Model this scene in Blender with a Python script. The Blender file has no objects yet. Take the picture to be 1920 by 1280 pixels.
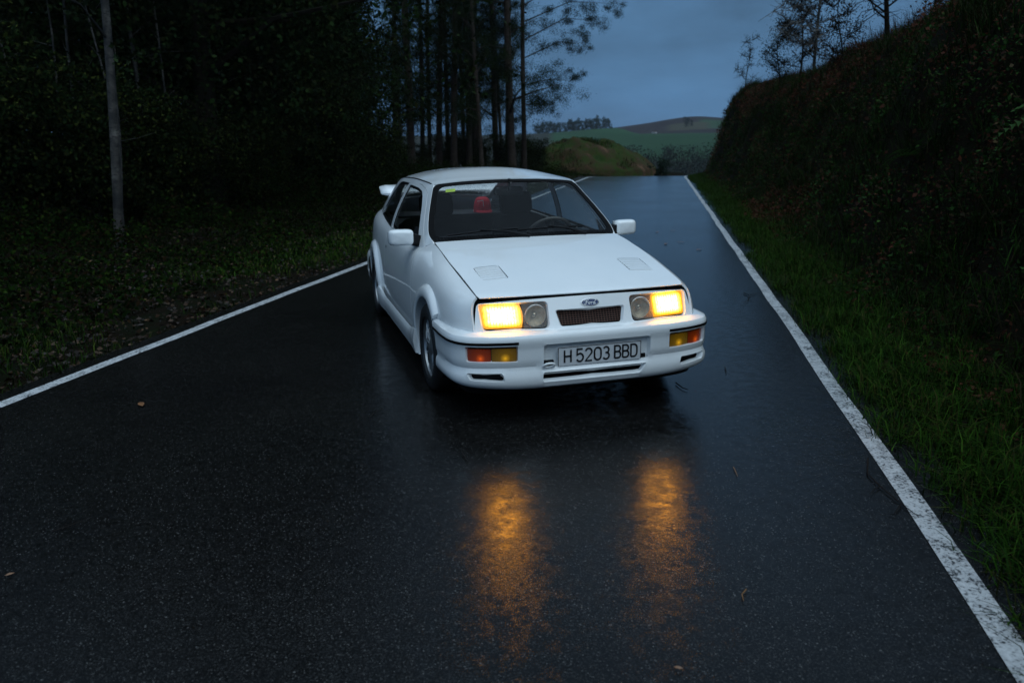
import bpy, math, random
import numpy as np
from mathutils import Vector, Matrix
from mathutils.geometry import delaunay_2d_cdt

SC = bpy.context.scene
COL = SC.collection
R = math.radians
random.seed(7)
RNG = np.random.default_rng(7)

# ------------------------------------------------------------------ camera
# World axes: the car stands at the origin (front axle on the ground), nose to +X, its left side to +Y.
CAM = (5.0054, -1.7381, 1.5593)
YAW, PITCH, ROLL = 2.853273, -0.240735, -0.015526
cam_d = bpy.data.cameras.new('camera')
cam = bpy.data.objects.new('camera', cam_d)
COL.objects.link(cam)
f = Vector((math.cos(YAW)*math.cos(PITCH), math.sin(YAW)*math.cos(PITCH), math.sin(PITCH)))
rt = Vector((math.sin(YAW), -math.cos(YAW), 0)); up = rt.cross(f)
r2 = rt*math.cos(ROLL)+up*math.sin(ROLL); u2 = -rt*math.sin(ROLL)+up*math.cos(ROLL)
cam.matrix_world = Matrix(((r2.x, u2.x, -f.x, CAM[0]), (r2.y, u2.y, -f.y, CAM[1]), (r2.z, u2.z, -f.z, CAM[2]), (0, 0, 0, 1)))
cam_d.sensor_width = 36; cam_d.lens = 28.0
cam_d.clip_start = 0.05; cam_d.clip_end = 6000
cam_d.dof.use_dof = True; cam_d.dof.focus_distance = 4.9; cam_d.dof.aperture_fstop = 2.8
SC.camera = cam

# ------------------------------------------------------------------ sky: overcast dusk
SUN_EL, SUN_AZ = 64, 18        # degrees; azimuth of the sun measured from +X towards +Y
world = bpy.data.worlds.new('World'); SC.world = world; world.use_nodes = True
nt = world.node_tree; nt.nodes.clear()
def wn(t, **k):
    n = nt.nodes.new(t)
    for a, b in k.items(): setattr(n, a, b)
    return n
wl = nt.links.new
w_out = wn('ShaderNodeOutputWorld'); w_bg = wn('ShaderNodeBackground')
sky = wn('ShaderNodeTexSky', sky_type='NISHITA', sun_disc=False, sun_elevation=R(SUN_EL), sun_rotation=R(90-SUN_AZ), air_density=1.0, dust_density=3.0, ozone_density=3.0)
tc = wn('ShaderNodeTexCoord'); sep = wn('ShaderNodeSeparateXYZ')
wl(tc.outputs['Generated'], sep.inputs[0])
# cloud cover: luminance follows the overcast law (1 + 2 sin elevation) / 3 of the zenith
mx = wn('ShaderNodeMath', operation='MAXIMUM'); wl(sep.outputs['Z'], mx.inputs[0]); mx.inputs[1].default_value = 0
cr = wn('ShaderNodeValToRGB')
cr.color_ramp.elements[0].position = 0.0; cr.color_ramp.elements[0].color = (.042, .116, .232, 1)
cr.color_ramp.elements[1].position = 1.0; cr.color_ramp.elements[1].color = (.28, .39, .50, 1)
e = cr.color_ramp.elements.new(.22); e.color = (.064, .150, .270, 1)
wl(mx.outputs[0], cr.inputs[0])
mp = wn('ShaderNodeMapping'); mp.inputs['Scale'].default_value = (1.3, 1.3, 3.2); wl(tc.outputs['Generated'], mp.inputs[0])
nz = wn('ShaderNodeTexNoise'); nz.inputs['Scale'].default_value = 3.4; nz.inputs['Detail'].default_value = 6; nz.inputs['Roughness'].default_value = .55
wl(mp.outputs[0], nz.inputs[0])
mr = wn('ShaderNodeMapRange'); mr.inputs[1].default_value = .3; mr.inputs[2].default_value = .7; mr.inputs[3].default_value = .70; mr.inputs[4].default_value = 1.34
wl(nz.outputs[0], mr.inputs[0])
vm = wn('ShaderNodeVectorMath', operation='SCALE'); wl(cr.outputs[0], vm.inputs[0]); wl(mr.outputs[0], vm.inputs['Scale'])
# a little clear-sky light filters through the cover
sk = wn('ShaderNodeVectorMath', operation='SCALE'); wl(sky.outputs[0], sk.inputs[0]); sk.inputs['Scale'].default_value = .006
ad = wn('ShaderNodeVectorMath', operation='ADD'); wl(vm.outputs[0], ad.inputs[0]); wl(sk.outputs[0], ad.inputs[1])
wl(ad.outputs[0], w_bg.inputs[0]); w_bg.inputs[1].default_value = 1.0
wl(w_bg.outputs[0], w_out.inputs[0])

sun_d = bpy.data.lights.new('sun', 'SUN'); sun = bpy.data.objects.new('sun', sun_d); COL.objects.link(sun)
sun_d.energy = 1.5; sun_d.angle = R(75); sun_d.color = (.74, .91, 1.0)
sv = Vector((math.cos(R(SUN_EL))*math.cos(R(SUN_AZ)), math.cos(R(SUN_EL))*math.sin(R(SUN_AZ)), math.sin(R(SUN_EL))))
sun.rotation_euler = sv.to_track_quat('Z', 'Y').to_euler(); sun.location = (0, 0, 30)

SC.view_settings.view_transform = 'Standard'; SC.view_settings.look = 'None'
SC.view_settings.exposure = 0.22; SC.view_settings.gamma = 1.0; SC.view_settings.use_curve_mapping = False
SC.render.engine = 'CYCLES'
SC.cycles.use_denoising = True
SC.cycles.max_bounces = 8; SC.cycles.transparent_max_bounces = 16
SC.cycles.sample_clamp_indirect = 4.0
SC.cycles.caustics_reflective = False; SC.cycles.caustics_refractive = False

# ------------------------------------------------------------------ helpers
def tag(o, label=None, cat=None, group=None, kind=None):
    if label: o['label'] = label
    if cat: o['category'] = cat
    if group: o['group'] = group
    if kind: o['kind'] = kind
    return o

def empty(name, loc=(0, 0, 0), rz=0, parent=None):
    o = bpy.data.objects.new(name, None); COL.objects.link(o)
    o.location = loc; o.rotation_euler = (0, 0, rz); o.empty_display_size = .2; o.parent = parent
    return o

def obj(name, me, mat=None, parent=None, loc=None):
    o = bpy.data.objects.new(name, me); COL.objects.link(o); o.parent = parent
    if mat is not None and not me.materials: me.materials.append(mat)
    if loc is not None: o.location = loc
    return o

def mesh(name, V, F, smooth=True, angle=None, colors=None, mats=None):
    """V (n,3); F: list of faces or an (m,k) array."""
    me = bpy.data.meshes.new(name)
    if isinstance(F, np.ndarray):
        V = np.asarray(V, np.float32); m, k = F.shape
        me.vertices.add(len(V)); me.vertices.foreach_set('co', V.ravel())
        me.loops.add(m*k); me.loops.foreach_set('vertex_index', F.astype(np.int32).ravel())
        me.polygons.add(m); me.polygons.foreach_set('loop_start', np.arange(0, m*k, k, dtype=np.int32))
        try: me.polygons.foreach_set('loop_total', np.full(m, k, np.int32))
        except Exception: pass
        me.update(calc_edges=True)
    else:
        me.from_pydata([tuple(map(float, v)) for v in V], [], [tuple(int(i) for i in q) for q in F]); me.update()
    if mats is not None: me.polygons.foreach_set('material_index', np.asarray(mats, np.int32))
    me.polygons.foreach_set('use_smooth', np.full(len(me.polygons), smooth, bool))
    if angle: me.set_sharp_from_angle(angle=R(angle))
    if colors is not None:
        a = me.color_attributes.new('tint', 'FLOAT_COLOR', 'POINT')
        c = np.ones((len(me.vertices), 4), np.float32); c[:, :3] = colors
        a.data.foreach_set('color', c.ravel())
    return me

class MB:
    """collects verts / faces of one mesh"""
    def __init__(s): s.v = []; s.f = []
    def add(s, V, F):
        b = len(s.v); s.v += [tuple(map(float, p)) for p in V]; s.f += [tuple(b+int(i) for i in q) for q in F]; return s
    def box(s, lo, hi, M=None):
        (x0, y0, z0), (x1, y1, z1) = lo, hi
        V = [(x0,y0,z0),(x1,y0,z0),(x1,y1,z0),(x0,y1,z0),(x0,y0,z1),(x1,y0,z1),(x1,y1,z1),(x0,y1,z1)]
        if M is not None: V = [tuple(M @ Vector(p)) for p in V]
        return s.add(V, [(0,3,2,1),(4,5,6,7),(0,1,5,4),(1,2,6,5),(2,3,7,6),(3,0,4,7)])
    def tube(s, pts, rad, n=8, cap=True):
        pts = [Vector(p) for p in pts]
        rad = [rad]*len(pts) if not hasattr(rad, '__len__') else rad
        V = []; F = []; prev = None
        for i, p in enumerate(pts):
            d = (pts[min(i+1, len(pts)-1)] - pts[max(i-1, 0)]).normalized()
            a = prev if prev is not None else (Vector((0, 0, 1)) if abs(d.z) < .9 else Vector((1, 0, 0)))
            a = (a - d*a.dot(d)).normalized(); prev = a; b = d.cross(a)
            for k in range(n):
                t = 2*math.pi*k/n; V.append(p + (a*math.cos(t) + b*math.sin(t))*rad[i])
        for i in range(len(pts)-1):
            for k in range(n): F.append((i*n+k, i*n+(k+1) % n, (i+1)*n+(k+1) % n, (i+1)*n+k))
        if cap: F.append(tuple(range(n-1, -1, -1))); F.append(tuple(range((len(pts)-1)*n, len(pts)*n)))
        return s.add(V, F)
    def lathe(s, prof, n=48, M=None, closed=False):
        """profile of (radius, axial) turned about local Y"""
        V = []; F = []; m = len(prof)
        for k in range(n):
            t = 2*math.pi*k/n
            for r, a in prof: V.append((r*math.cos(t), a, r*math.sin(t)))
        for k in range(n):
            for i in range(m if closed else m-1):
                j = (i+1) % m; F.append((k*m+i, k*m+j, ((k+1) % n)*m+j, ((k+1) % n)*m+i))
        if M is not None: V = [tuple(M @ Vector(p)) for p in V]
        return s.add(V, F)
    def build(s, name, mat, parent=None, smooth=True, angle=35):
        return obj(name, mesh(name, s.v, s.f, smooth, angle), mat, parent)

def grid(name, fn, us, vs, mat, parent=None, flip=False, angle=None, colors=None):
    us = np.asarray(us, float); vs = np.asarray(vs, float)
    U, Vv = np.meshgrid(us, vs, indexing='ij')
    P = fn(U.ravel(), Vv.ravel()); n, m = len(us), len(vs)
    i = np.arange((n-1)*(m-1)); a = (i//(m-1))*m + i % (m-1)
    F = np.stack([a, a+m, a+m+1, a+1], 1)
    if flip: F = F[:, ::-1]
    return obj(name, mesh(name, P, F.copy(), True, angle, colors), mat, parent)

def pchip(xs, ys, x):
    """monotone cubic through (xs, ys); xs ascending"""
    xs = np.asarray(xs, float); ys = np.asarray(ys, float); x = np.asarray(x, float)
    h = np.diff(xs); d = np.diff(ys)/h
    m = np.empty(len(xs)); m[0] = d[0]; m[-1] = d[-1]
    for i in range(1, len(xs)-1):
        m[i] = 0 if d[i-1]*d[i] <= 0 else 3*(h[i-1]+h[i])/((2*h[i]+h[i-1])/d[i-1] + (h[i]+2*h[i-1])/d[i])
    k = np.clip(np.searchsorted(xs, x)-1, 0, len(xs)-2)
    t = (x-xs[k])/h[k]
    lo = t < 0; hi = t > 1; tc_ = np.clip(t, 0, 1)
    r = ((1+2*tc_)*(1-tc_)**2*ys[k] + tc_*(1-tc_)**2*h[k]*m[k] + tc_**2*(3-2*tc_)*ys[k+1] + tc_**2*(tc_-1)*h[k]*m[k+1])
    return r + np.where(lo, (x-xs[0])*m[0], 0) + np.where(hi, (x-xs[-1])*m[-1], 0)

def catmull(C, q):
    """C (n,K,d) control values, q (n,) in 0..1"""
    n, K, d = C.shape; t = np.clip(q, 0, 1)*(K-1); k = np.clip(t.astype(int), 0, K-2); t = (t-k)[:, None]
    r = np.arange(n); g = lambda j: C[r, np.clip(j, 0, K-1)]
    p0, p1, p2, p3 = g(k-1), g(k), g(k+1), g(k+2)
    return .5*(2*p1 + (p2-p0)*t + (2*p0-5*p1+4*p2-p3)*t*t + (3*p1-p0-3*p2+p3)*t**3)

def smoothstep(a, b, x):
    t = np.clip((np.asarray(x, float)-a)/(b-a), 0, 1); return t*t*(3-2*t)

def in_poly(P, poly):
    P = np.asarray(P); poly = np.asarray(poly); x, y = P[:, 0], P[:, 1]; ins = np.zeros(len(P), bool)
    x1, y1 = poly[:, 0], poly[:, 1]; x2, y2 = np.roll(x1, -1), np.roll(y1, -1)
    for a, b, c, d in zip(x1, y1, x2, y2):
        if b == d: continue
        ins ^= ((b > y) != (d > y)) & (x < (c-a)*(y-b)/(d-b)+a)
    return ins

def seg_dist(P, poly):
    a = np.asarray(poly); b = np.roll(a, -1, 0); D = np.full(len(P), 1e9)
    for p, q in zip(a, b):
        d = q-p; L = d@d
        t = np.clip(((P-p)@d)/max(L, 1e-12), 0, 1); D = np.minimum(D, np.linalg.norm(P-(p+t[:, None]*d), axis=1))
    return D

def roundpoly(pts, r, n=6):
    """polygon with rounded corners; r a number or one per corner"""
    m = len(pts); r = [r]*m if not hasattr(r, '__len__') else r; out = []
    for i in range(m):
        p = np.array(pts[i], float); a = np.array(pts[i-1], float)-p; b = np.array(pts[(i+1) % m], float)-p
        la, lb = np.linalg.norm(a), np.linalg.norm(b); rr = min(r[i], .49*la, .49*lb)
        if rr <= 1e-6: out.append(tuple(p)); continue
        s, e = p+a/la*rr, p+b/lb*rr
        for k in range(n+1):
            t = k/n; out.append(tuple((1-t)**2*s + 2*t*(1-t)*p + t*t*e))
    return out

def resample(poly, step):
    out = []; m = len(poly)
    for i in range(m):
        a = np.array(poly[i], float); b = np.array(poly[(i+1) % m], float); L = np.linalg.norm(b-a)
        k = max(1, int(math.ceil(L/step)))
        for j in range(k): out.append(a+(b-a)*j/k)
    res = [out[0]]
    for p in out[1:]:
        if np.linalg.norm(p-res[-1]) > 1e-4: res.append(p)
    if np.linalg.norm(res[0]-res[-1]) < 1e-4: res.pop()
    return np.array(res)

CARC = np.array([-1.3, 0, .6])
def panel_mesh(name, fmap, outer, holes=(), step=.04, thick=.012, taper=0.0, hole_thick=None, center=CARC, angle=30, flat=False):
    """A sheet cut to an outline with holes in a 2-D chart, laid on the surface fmap(u, v), its rims turned inwards."""
    outer = resample(outer, step); holes = [resample(h, step) for h in holes]
    lo, hi = outer.min(0), outer.max(0)
    gu = np.arange(lo[0]+step*.5, hi[0], step); gv = np.arange(lo[1]+step*.5, hi[1], step)
    G = np.stack(np.meshgrid(gu, gv), -1).reshape(-1, 2); G[:, 0] += (np.round((G[:, 1]-lo[1])/step) % 2)*step*.5
    loops = [outer]+holes
    keep = in_poly(G, outer) & (seg_dist(G, outer) > step*.45)
    for h in holes: keep &= ~in_poly(G, h) & (seg_dist(G, h) > step*.45)
    P = np.concatenate(loops+[G[keep]]); E = []; b = 0; idx = []
    for L in loops:
        n = len(L); idx.append(np.arange(b, b+n)); E += [(b+i, b+(i+1) % n) for i in range(n)]; b += n
    cv, ce, cf, ov, oe, of = delaunay_2d_cdt([Vector(p) for p in P], E, [], 0, 1e-6)
    cv = np.array([tuple(v) for v in cv]); T = np.array([t for t in cf if len(t) == 3])
    cen = cv[T].mean(1); k = in_poly(cen, outer)
    for h in holes: k &= ~in_poly(cen, h)
    T = T[k]
    remap = {}
    for i, o_ in enumerate(ov):
        for q in o_: remap[q] = i
    X = np.asarray(fmap(cv[:, 0], cv[:, 1]), float)
    tri = X[T]; N = np.cross(tri[:, 1]-tri[:, 0], tri[:, 2]-tri[:, 0])
    if center is not None:
        if (N*(tri.mean(1)-center)).sum() < 0: T = T[:, ::-1]; N = -N
    VN = np.zeros_like(X)
    for c in range(3): np.add.at(VN, T[:, c], N)
    VN /= np.linalg.norm(VN, axis=1)[:, None]+1e-12
    V = [tuple(p) for p in X]; F = [tuple(t) for t in T]
    edges = set()
    for t in F:
        for a_, b_ in ((t[0], t[1]), (t[1], t[2]), (t[2], t[0])): edges.add((a_, b_))
    for li, ids in enumerate(idx):
        th = thick if li == 0 else (hole_thick if hole_thick is not None else thick)
        if not th: continue
        ids = [remap[i] for i in ids]; pts = X[ids]; nb = len(ids); nn = VN[ids]
        cpt = pts.mean(0); tp = taper if li > 0 else 0
        rim = pts - nn*th
        if tp:
            dirv = cpt-pts; rim = rim + dirv/np.linalg.norm(dirv, axis=1)[:, None]*tp
        base = len(V); V += [tuple(p) for p in rim]
        for i in range(nb):
            a_, b_ = ids[i], ids[(i+1) % nb]
            if (a_, b_) in edges: F.append((b_, a_, base+i, base+(i+1) % nb))
            else: F.append((a_, b_, base+(i+1) % nb, base+i))
    return mesh(name, V, F, not flat, angle)

def mirror_mesh(me, name=None):
    m2 = me.copy(); n = len(m2.vertices); co = np.empty(n*3, np.float32); m2.vertices.foreach_get('co', co)
    co = co.reshape(-1, 3); co[:, 1] *= -1; m2.vertices.foreach_set('co', co.ravel()); m2.flip_normals(); m2.update()
    return m2

def value_noise(x, y, seed=0):
    """smooth 2-D noise in -1..1, numpy"""
    x = np.asarray(x, float); y = np.asarray(y, float); xi = np.floor(x).astype(int); yi = np.floor(y).astype(int)
    fx = x-xi; fy = y-yi; fx = fx*fx*(3-2*fx); fy = fy*fy*(3-2*fy)
    def h(a, b):
        v = np.sin(a*127.1+b*311.7+seed*74.7)*43758.5453; return (v-np.floor(v))*2-1
    return (h(xi, yi)*(1-fx)+h(xi+1, yi)*fx)*(1-fy) + (h(xi, yi+1)*(1-fx)+h(xi+1, yi+1)*fx)*fy

# ------------------------------------------------------------------ materials
def new_mat(name):
    m = bpy.data.materials.new(name); m.use_nodes = True; t = m.node_tree; t.nodes.clear()
    out = t.nodes.new('ShaderNodeOutputMaterial'); b = t.nodes.new('ShaderNodeBsdfPrincipled'); t.links.new(b.outputs[0], out.inputs[0])
    return m, t, b, out
def nd(t, typ, **k):
    n = t.nodes.new(typ)
    for a, b in k.items():
        if a.startswith('i_'): n.inputs[a[2:].replace('_', ' ')].default_value = b
        else: setattr(n, a, b)
    return n
def noise(t, scale, detail=4, rough=.55, coord='Object', vec=None, mapping=None):
    n = nd(t, 'ShaderNodeTexNoise'); n.inputs['Scale'].default_value = scale; n.inputs['Detail'].default_value = detail; n.inputs['Roughness'].default_value = rough
    if vec is None: vec = nd(t, 'ShaderNodeTexCoord').outputs[coord]
    if mapping:
        mp = nd(t, 'ShaderNodeMapping'); mp.inputs['Scale'].default_value = mapping; t.links.new(vec, mp.inputs[0]); vec = mp.outputs[0]
    t.links.new(vec, n.inputs['Vector']); return n.outputs['Fac']
def ramp(t, fac, stops):
    c = nd(t, 'ShaderNodeValToRGB'); el = c.color_ramp.elements
    while len(el) < len(stops): el.new(.5)
    for e_, (p, col) in zip(el, stops):
        e_.position = p; e_.color = (*col, 1) if len(col) == 3 else col
    t.links.new(fac, c.inputs[0]); return c.outputs[0]
def mixc(t, fac, a, b, blend='MIX'):
    m = nd(t, 'ShaderNodeMix', data_type='RGBA', blend_type=blend)
    for s, v in ((0, fac), (6, a), (7, b)):
        if hasattr(v, 'is_output') or hasattr(v, 'links'): t.links.new(v, m.inputs[s])
        else: m.inputs[s].default_value = v if s == 0 else ((*v, 1) if len(v) == 3 else v)
    return m.outputs[2]
def bump(t, b, height, strength, dist, prev=None):
    n = nd(t, 'ShaderNodeBump'); n.inputs['Strength'].default_value = strength; n.inputs['Distance'].default_value = dist
    t.links.new(height, n.inputs['Height'])
    if prev is not None: t.links.new(prev, n.inputs['Normal'])
    if b is not None: t.links.new(n.outputs[0], b.inputs['Normal'])
    return n.outputs[0]
def simple(name, col, rough=.5, metal=0, spec=.5, coat=0, var=.12, vscale=30, bmp=0, emit=None):
    m, t, b, o = new_mat(name)
    f_ = noise(t, vscale, 4)
    c = ramp(t, f_, [(.3, tuple(x*(1-var) for x in col)), (.7, tuple(min(1, x*(1+var)) for x in col))])
    t.links.new(c, b.inputs['Base Color'])
    b.inputs['Roughness'].default_value = rough; b.inputs['Metallic'].default_value = metal; b.inputs['Specular IOR Level'].default_value = spec
    b.inputs['Coat Weight'].default_value = coat; b.inputs['Coat Roughness'].default_value = .06
    if bmp: bump(t, b, noise(t, vscale*6, 3), .4, bmp)
    if emit: b.inputs['Emission Color'].default_value = (*emit[0], 1); b.inputs['Emission Strength'].default_value = emit[1]
    return m
M = {}
# white car paint, wet, with fine road dirt
m, t, b, o = new_mat('white_paint'); M['paint'] = m
dirt = ramp(t, noise(t, 420, 2, .6), [(.70, (0, 0, 0)), (.76, (1, 1, 1))])
film = noise(t, 3.5, 5, .6)
basec = ramp(t, film, [(.3, (.81, .835, .85)), (.7, (.86, .875, .885))])
patch = ramp(t, noise(t, 6, 3), [(.50, (0, 0, 0)), (.68, (.8, .8, .8))])
dm = nd(t, 'ShaderNodeMath', operation='MULTIPLY'); t.links.new(dirt, dm.inputs[0]); t.links.new(patch, dm.inputs[1])
t.links.new(mixc(t, dm.outputs[0], basec, (.14, .13, .11)), b.inputs['Base Color'])
b.inputs['Roughness'].default_value = .40; b.inputs['Coat Weight'].default_value = 1.0; b.inputs['Coat Roughness'].default_value = .04
drops = ramp(t, noise(t, 150, 2, .5), [(.58, (0, 0, 0)), (.68, (1, 1, 1))])
bump(t, b, drops, .4, .0015)
M['paint_dirty'] = simple('dirty_white_paint', (.52, .53, .53), .5, var=.25, vscale=18)
M['black'] = simple('black_plastic', (.008, .008, .009), .5, var=.3, spec=.15)
M['rubber'] = simple('black_rubber', (.004, .004, .0045), .6, var=.3, spec=.06)
M['tyre'] = simple('wet_tyre', (.012, .012, .013), .42, var=.3, vscale=60, bmp=.001)
M['alloy'] = simple('grey_alloy', (.30, .31, .32), .34, metal=.85, var=.15)
M['chrome'] = simple('chrome', (.75, .76, .78), .08, metal=1, var=.05)
M['interior'] = simple('dark_interior', (.008, .008, .009), .9, spec=.1, var=.3, vscale=50)
M['seat'] = simple('dark_seat_cloth', (.006, .006, .007), .9, spec=.05, var=.35, vscale=120)
M['trim'] = simple('grey_trim', (.06, .06, .065), .8, spec=.1, var=.2)
M['plate'] = simple('plate_white', (.62, .63, .65), .35, var=.06)
M['plate_ink'] = simple('plate_black', (.012, .012, .014), .4)
M['badge_blue'] = simple('badge_blue', (.012, .035, .12), .2, coat=.6)
M['badge_white'] = simple('badge_silver', (.80, .82, .84), .3)
M['red_cloth'] = simple('red_cap_cloth', (.62, .015, .035), .75, var=.2, vscale=60)
M['sticker'] = simple('yellow_green_sticker', (.42, .55, .04), .5)
def lens_mat(name, col, hot, ridge):
    m, t, b, o = new_mat(name)
    co = nd(t, 'ShaderNodeTexCoord').outputs['Generated']
    w = nd(t, 'ShaderNodeTexWave', wave_type='BANDS', bands_direction='Y'); w.inputs['Scale'].default_value = ridge; w.inputs['Distortion'].default_value = 0
    t.links.new(co, w.inputs[0])
    w2 = nd(t, 'ShaderNodeTexWave', wave_type='BANDS', bands_direction='Z'); w2.inputs['Scale'].default_value = ridge*.45; t.links.new(co, w2.inputs[0])
    mm = nd(t, 'ShaderNodeMath', operation='MULTIPLY'); t.links.new(w.outputs[1], mm.inputs[0]); t.links.new(w2.outputs[1], mm.inputs[1])
    t.links.new(ramp(t, mm.outputs[0], [(0, tuple(c*.55 for c in col)), (.6, col)]), b.inputs['Base Color'])
    b.inputs['Roughness'].default_value = .22; b.inputs['Coat Weight'].default_value = .7; b.inputs['Coat Roughness'].default_value = .04
    # bulb behind the lens glows faintly
    mpp = nd(t, 'ShaderNodeMapping'); mpp.inputs['Scale'].default_value = (0, 1.3, .8); t.links.new(co, mpp.inputs[0]); sp = nd(t, 'ShaderNodeVectorMath', operation='DISTANCE'); t.links.new(mpp.outputs[0], sp.inputs[0]); sp.inputs[1].default_value = (0, .68, .30)
    g = ramp(t, sp.outputs['Value'], [(.0, (1, 1, 1)), (.10, (.45, .45, .45)), (.26, (.10, .10, .10)), (.7, (.03, .03, .03))])
    es = nd(t, 'ShaderNodeMath', operation='MULTIPLY'); t.links.new(g, es.inputs[0]); es.inputs[1].default_value = hot[1]
    b.inputs['Emission Color'].default_value = (*hot[0], 1); t.links.new(es.outputs[0], b.inputs['Emission Strength'])
    bump(t, b, mm.outputs[0], .5, .002)
    return m
M['lens_orange'] = lens_mat('orange_lens', (.26, .022, .004), ((1, .14, .008), .55), 11)
M['lens_yellow'] = lens_mat('yellow_lens', (.15, .075, .004), ((1, .52, .015), .60), 11)
M['lens_red'] = lens_mat('red_lens', (.30, .01, .01), ((1, .02, .01), .02), 11)
# lit selective-yellow headlamp: fluted glass, bright over the bulb, falling off at the rim
m, t, b, o = new_mat('lit_headlamp'); M['lamp_lit'] = m
co = nd(t, 'ShaderNodeTexCoord').outputs['Generated']
sx = nd(t, 'ShaderNodeSeparateXYZ'); t.links.new(co, sx.inputs[0])
def edge_fall(sock, c, w):
    a_ = nd(t, 'ShaderNodeMath', operation='SUBTRACT'); t.links.new(sock, a_.inputs[0]); a_.inputs[1].default_value = c
    ab = nd(t, 'ShaderNodeMath', operation='ABSOLUTE'); t.links.new(a_.outputs[0], ab.inputs[0])
    mr_ = nd(t, 'ShaderNodeMapRange', interpolation_type='SMOOTHSTEP'); mr_.inputs[1].default_value = w; mr_.inputs[2].default_value = .22; mr_.inputs[3].default_value = 0; mr_.inputs[4].default_value = 1
    t.links.new(ab.outputs[0], mr_.inputs[0]); return mr_.outputs[0]
ey, ez = edge_fall(sx.outputs[1], .5, .50), edge_fall(sx.outputs[2], .54, .50)
ml = nd(t, 'ShaderNodeMath', operation='MULTIPLY'); t.links.new(ey, ml.inputs[0]); t.links.new(ez, ml.inputs[1])
fl0 = noise(t, 9, 4, .75, 'Generated', mapping=(1, 1.9, .8)); wv = nd(t, 'ShaderNodeTexWave', wave_type='BANDS', bands_direction='Y'); wv.inputs['Scale'].default_value = 4.5; wv.inputs['Distortion'].default_value = .6; t.links.new(co, wv.inputs[0])
fm = nd(t, 'ShaderNodeMath', operation='MULTIPLY_ADD'); t.links.new(wv.outputs[1], fm.inputs[0]); fm.inputs[1].default_value = .22; t.links.new(fl0, fm.inputs[2]); fs2 = nd(t, 'ShaderNodeMath', operation='SUBTRACT'); t.links.new(fm.outputs[0], fs2.inputs[0]); fs2.inputs[1].default_value = .11; fl = fs2.outputs[0]
fr = nd(t, 'ShaderNodeMapRange'); fr.inputs[1].default_value = .35; fr.inputs[2].default_value = .65; fr.inputs[3].default_value = .62; fr.inputs[4].default_value = 1.2
t.links.new(fl, fr.inputs[0])
m3 = nd(t, 'ShaderNodeMath', operation='MULTIPLY'); t.links.new(ml.outputs[0], m3.inputs[0]); t.links.new(fr.outputs[0], m3.inputs[1])
pw = nd(t, 'ShaderNodeMath', operation='POWER'); t.links.new(m3.outputs[0], pw.inputs[0]); pw.inputs[1].default_value = 2.0
ma = nd(t, 'ShaderNodeMath', operation='MULTIPLY_ADD'); t.links.new(pw.outputs[0], ma.inputs[0]); ma.inputs[1].default_value = 58; ma.inputs[2].default_value = .8
b.inputs['Base Color'].default_value = (.25, .14, .01, 1); b.inputs['Roughness'].default_value = .15
b.inputs['Emission Color'].default_value = (1, .38, .024, 1); t.links.new(ma.outputs[0], b.inputs['Emission Strength'])
# clear glass (driving lamps) and window glass
def schlick(t, ior):
    """reflectance of a thin pane, the same from either side"""
    g = nd(t, 'ShaderNodeNewGeometry'); d = nd(t, 'ShaderNodeVectorMath', operation='DOT_PRODUCT'); t.links.new(g.outputs['Incoming'], d.inputs[0]); t.links.new(g.outputs['Normal'], d.inputs[1])
    a_ = nd(t, 'ShaderNodeMath', operation='ABSOLUTE'); t.links.new(d.outputs['Value'], a_.inputs[0]); s_ = nd(t, 'ShaderNodeMath', operation='SUBTRACT'); s_.inputs[0].default_value = 1; t.links.new(a_.outputs[0], s_.inputs[1])
    p = nd(t, 'ShaderNodeMath', operation='POWER'); t.links.new(s_.outputs[0], p.inputs[0]); p.inputs[1].default_value = 5; r0 = ((ior-1)/(ior+1))**2
    m_ = nd(t, 'ShaderNodeMath', operation='MULTIPLY_ADD'); t.links.new(p.outputs[0], m_.inputs[0]); m_.inputs[1].default_value = 1-r0; m_.inputs[2].default_value = r0
    return m_.outputs[0]
def glass_mat(name, tint, rough=.03, drops=False, ior=1.5):
    m = bpy.data.materials.new(name); m.use_nodes = True; t = m.node_tree; t.nodes.clear()
    out = nd(t, 'ShaderNodeOutputMaterial'); tr = nd(t, 'ShaderNodeBsdfTransparent'); gl = nd(t, 'ShaderNodeBsdfGlossy'); mx_ = nd(t, 'ShaderNodeMixShader'); fr_ = schlick(t, ior)
    tr.inputs[0].default_value = (*tint, 1); gl.inputs['Roughness'].default_value = rough
    t.links.new(fr_, mx_.inputs[0]); t.links.new(tr.outputs[0], mx_.inputs[1]); t.links.new(gl.outputs[0], mx_.inputs[2]); t.links.new(mx_.outputs[0], out.inputs[0])
    return m
M['glass'] = glass_mat('windscreen_glass', (.90, .93, .93), ior=1.42)
M['glass_side'] = glass_mat('side_glass', (.80, .84, .84), ior=1.45)
M['glass_clear'] = glass_mat('clear_glass', (.85, .80, .70), .05)
m, t, b, o = new_mat('misted_rear_glass'); M['glass_mist'] = m
tr_ = nd(t, 'ShaderNodeBsdfTransparent'); tr_.inputs[0].default_value = (.6, .62, .62, 1); tl_ = nd(t, 'ShaderNodeBsdfTranslucent'); tl_.inputs[0].default_value = (.8, .82, .84, 1)
ms_ = nd(t, 'ShaderNodeMixShader'); mf = nd(t, 'ShaderNodeMapRange'); mf.inputs[1].default_value = .35; mf.inputs[2].default_value = .7; mf.inputs[3].default_value = .10; mf.inputs[4].default_value = .38; t.links.new(noise(t, 60, 3), mf.inputs[0])
t.links.new(mf.outputs[0], ms_.inputs[0]); t.links.new(tr_.outputs[0], ms_.inputs[1]); t.links.new(tl_.outputs[0], ms_.inputs[2])
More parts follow.
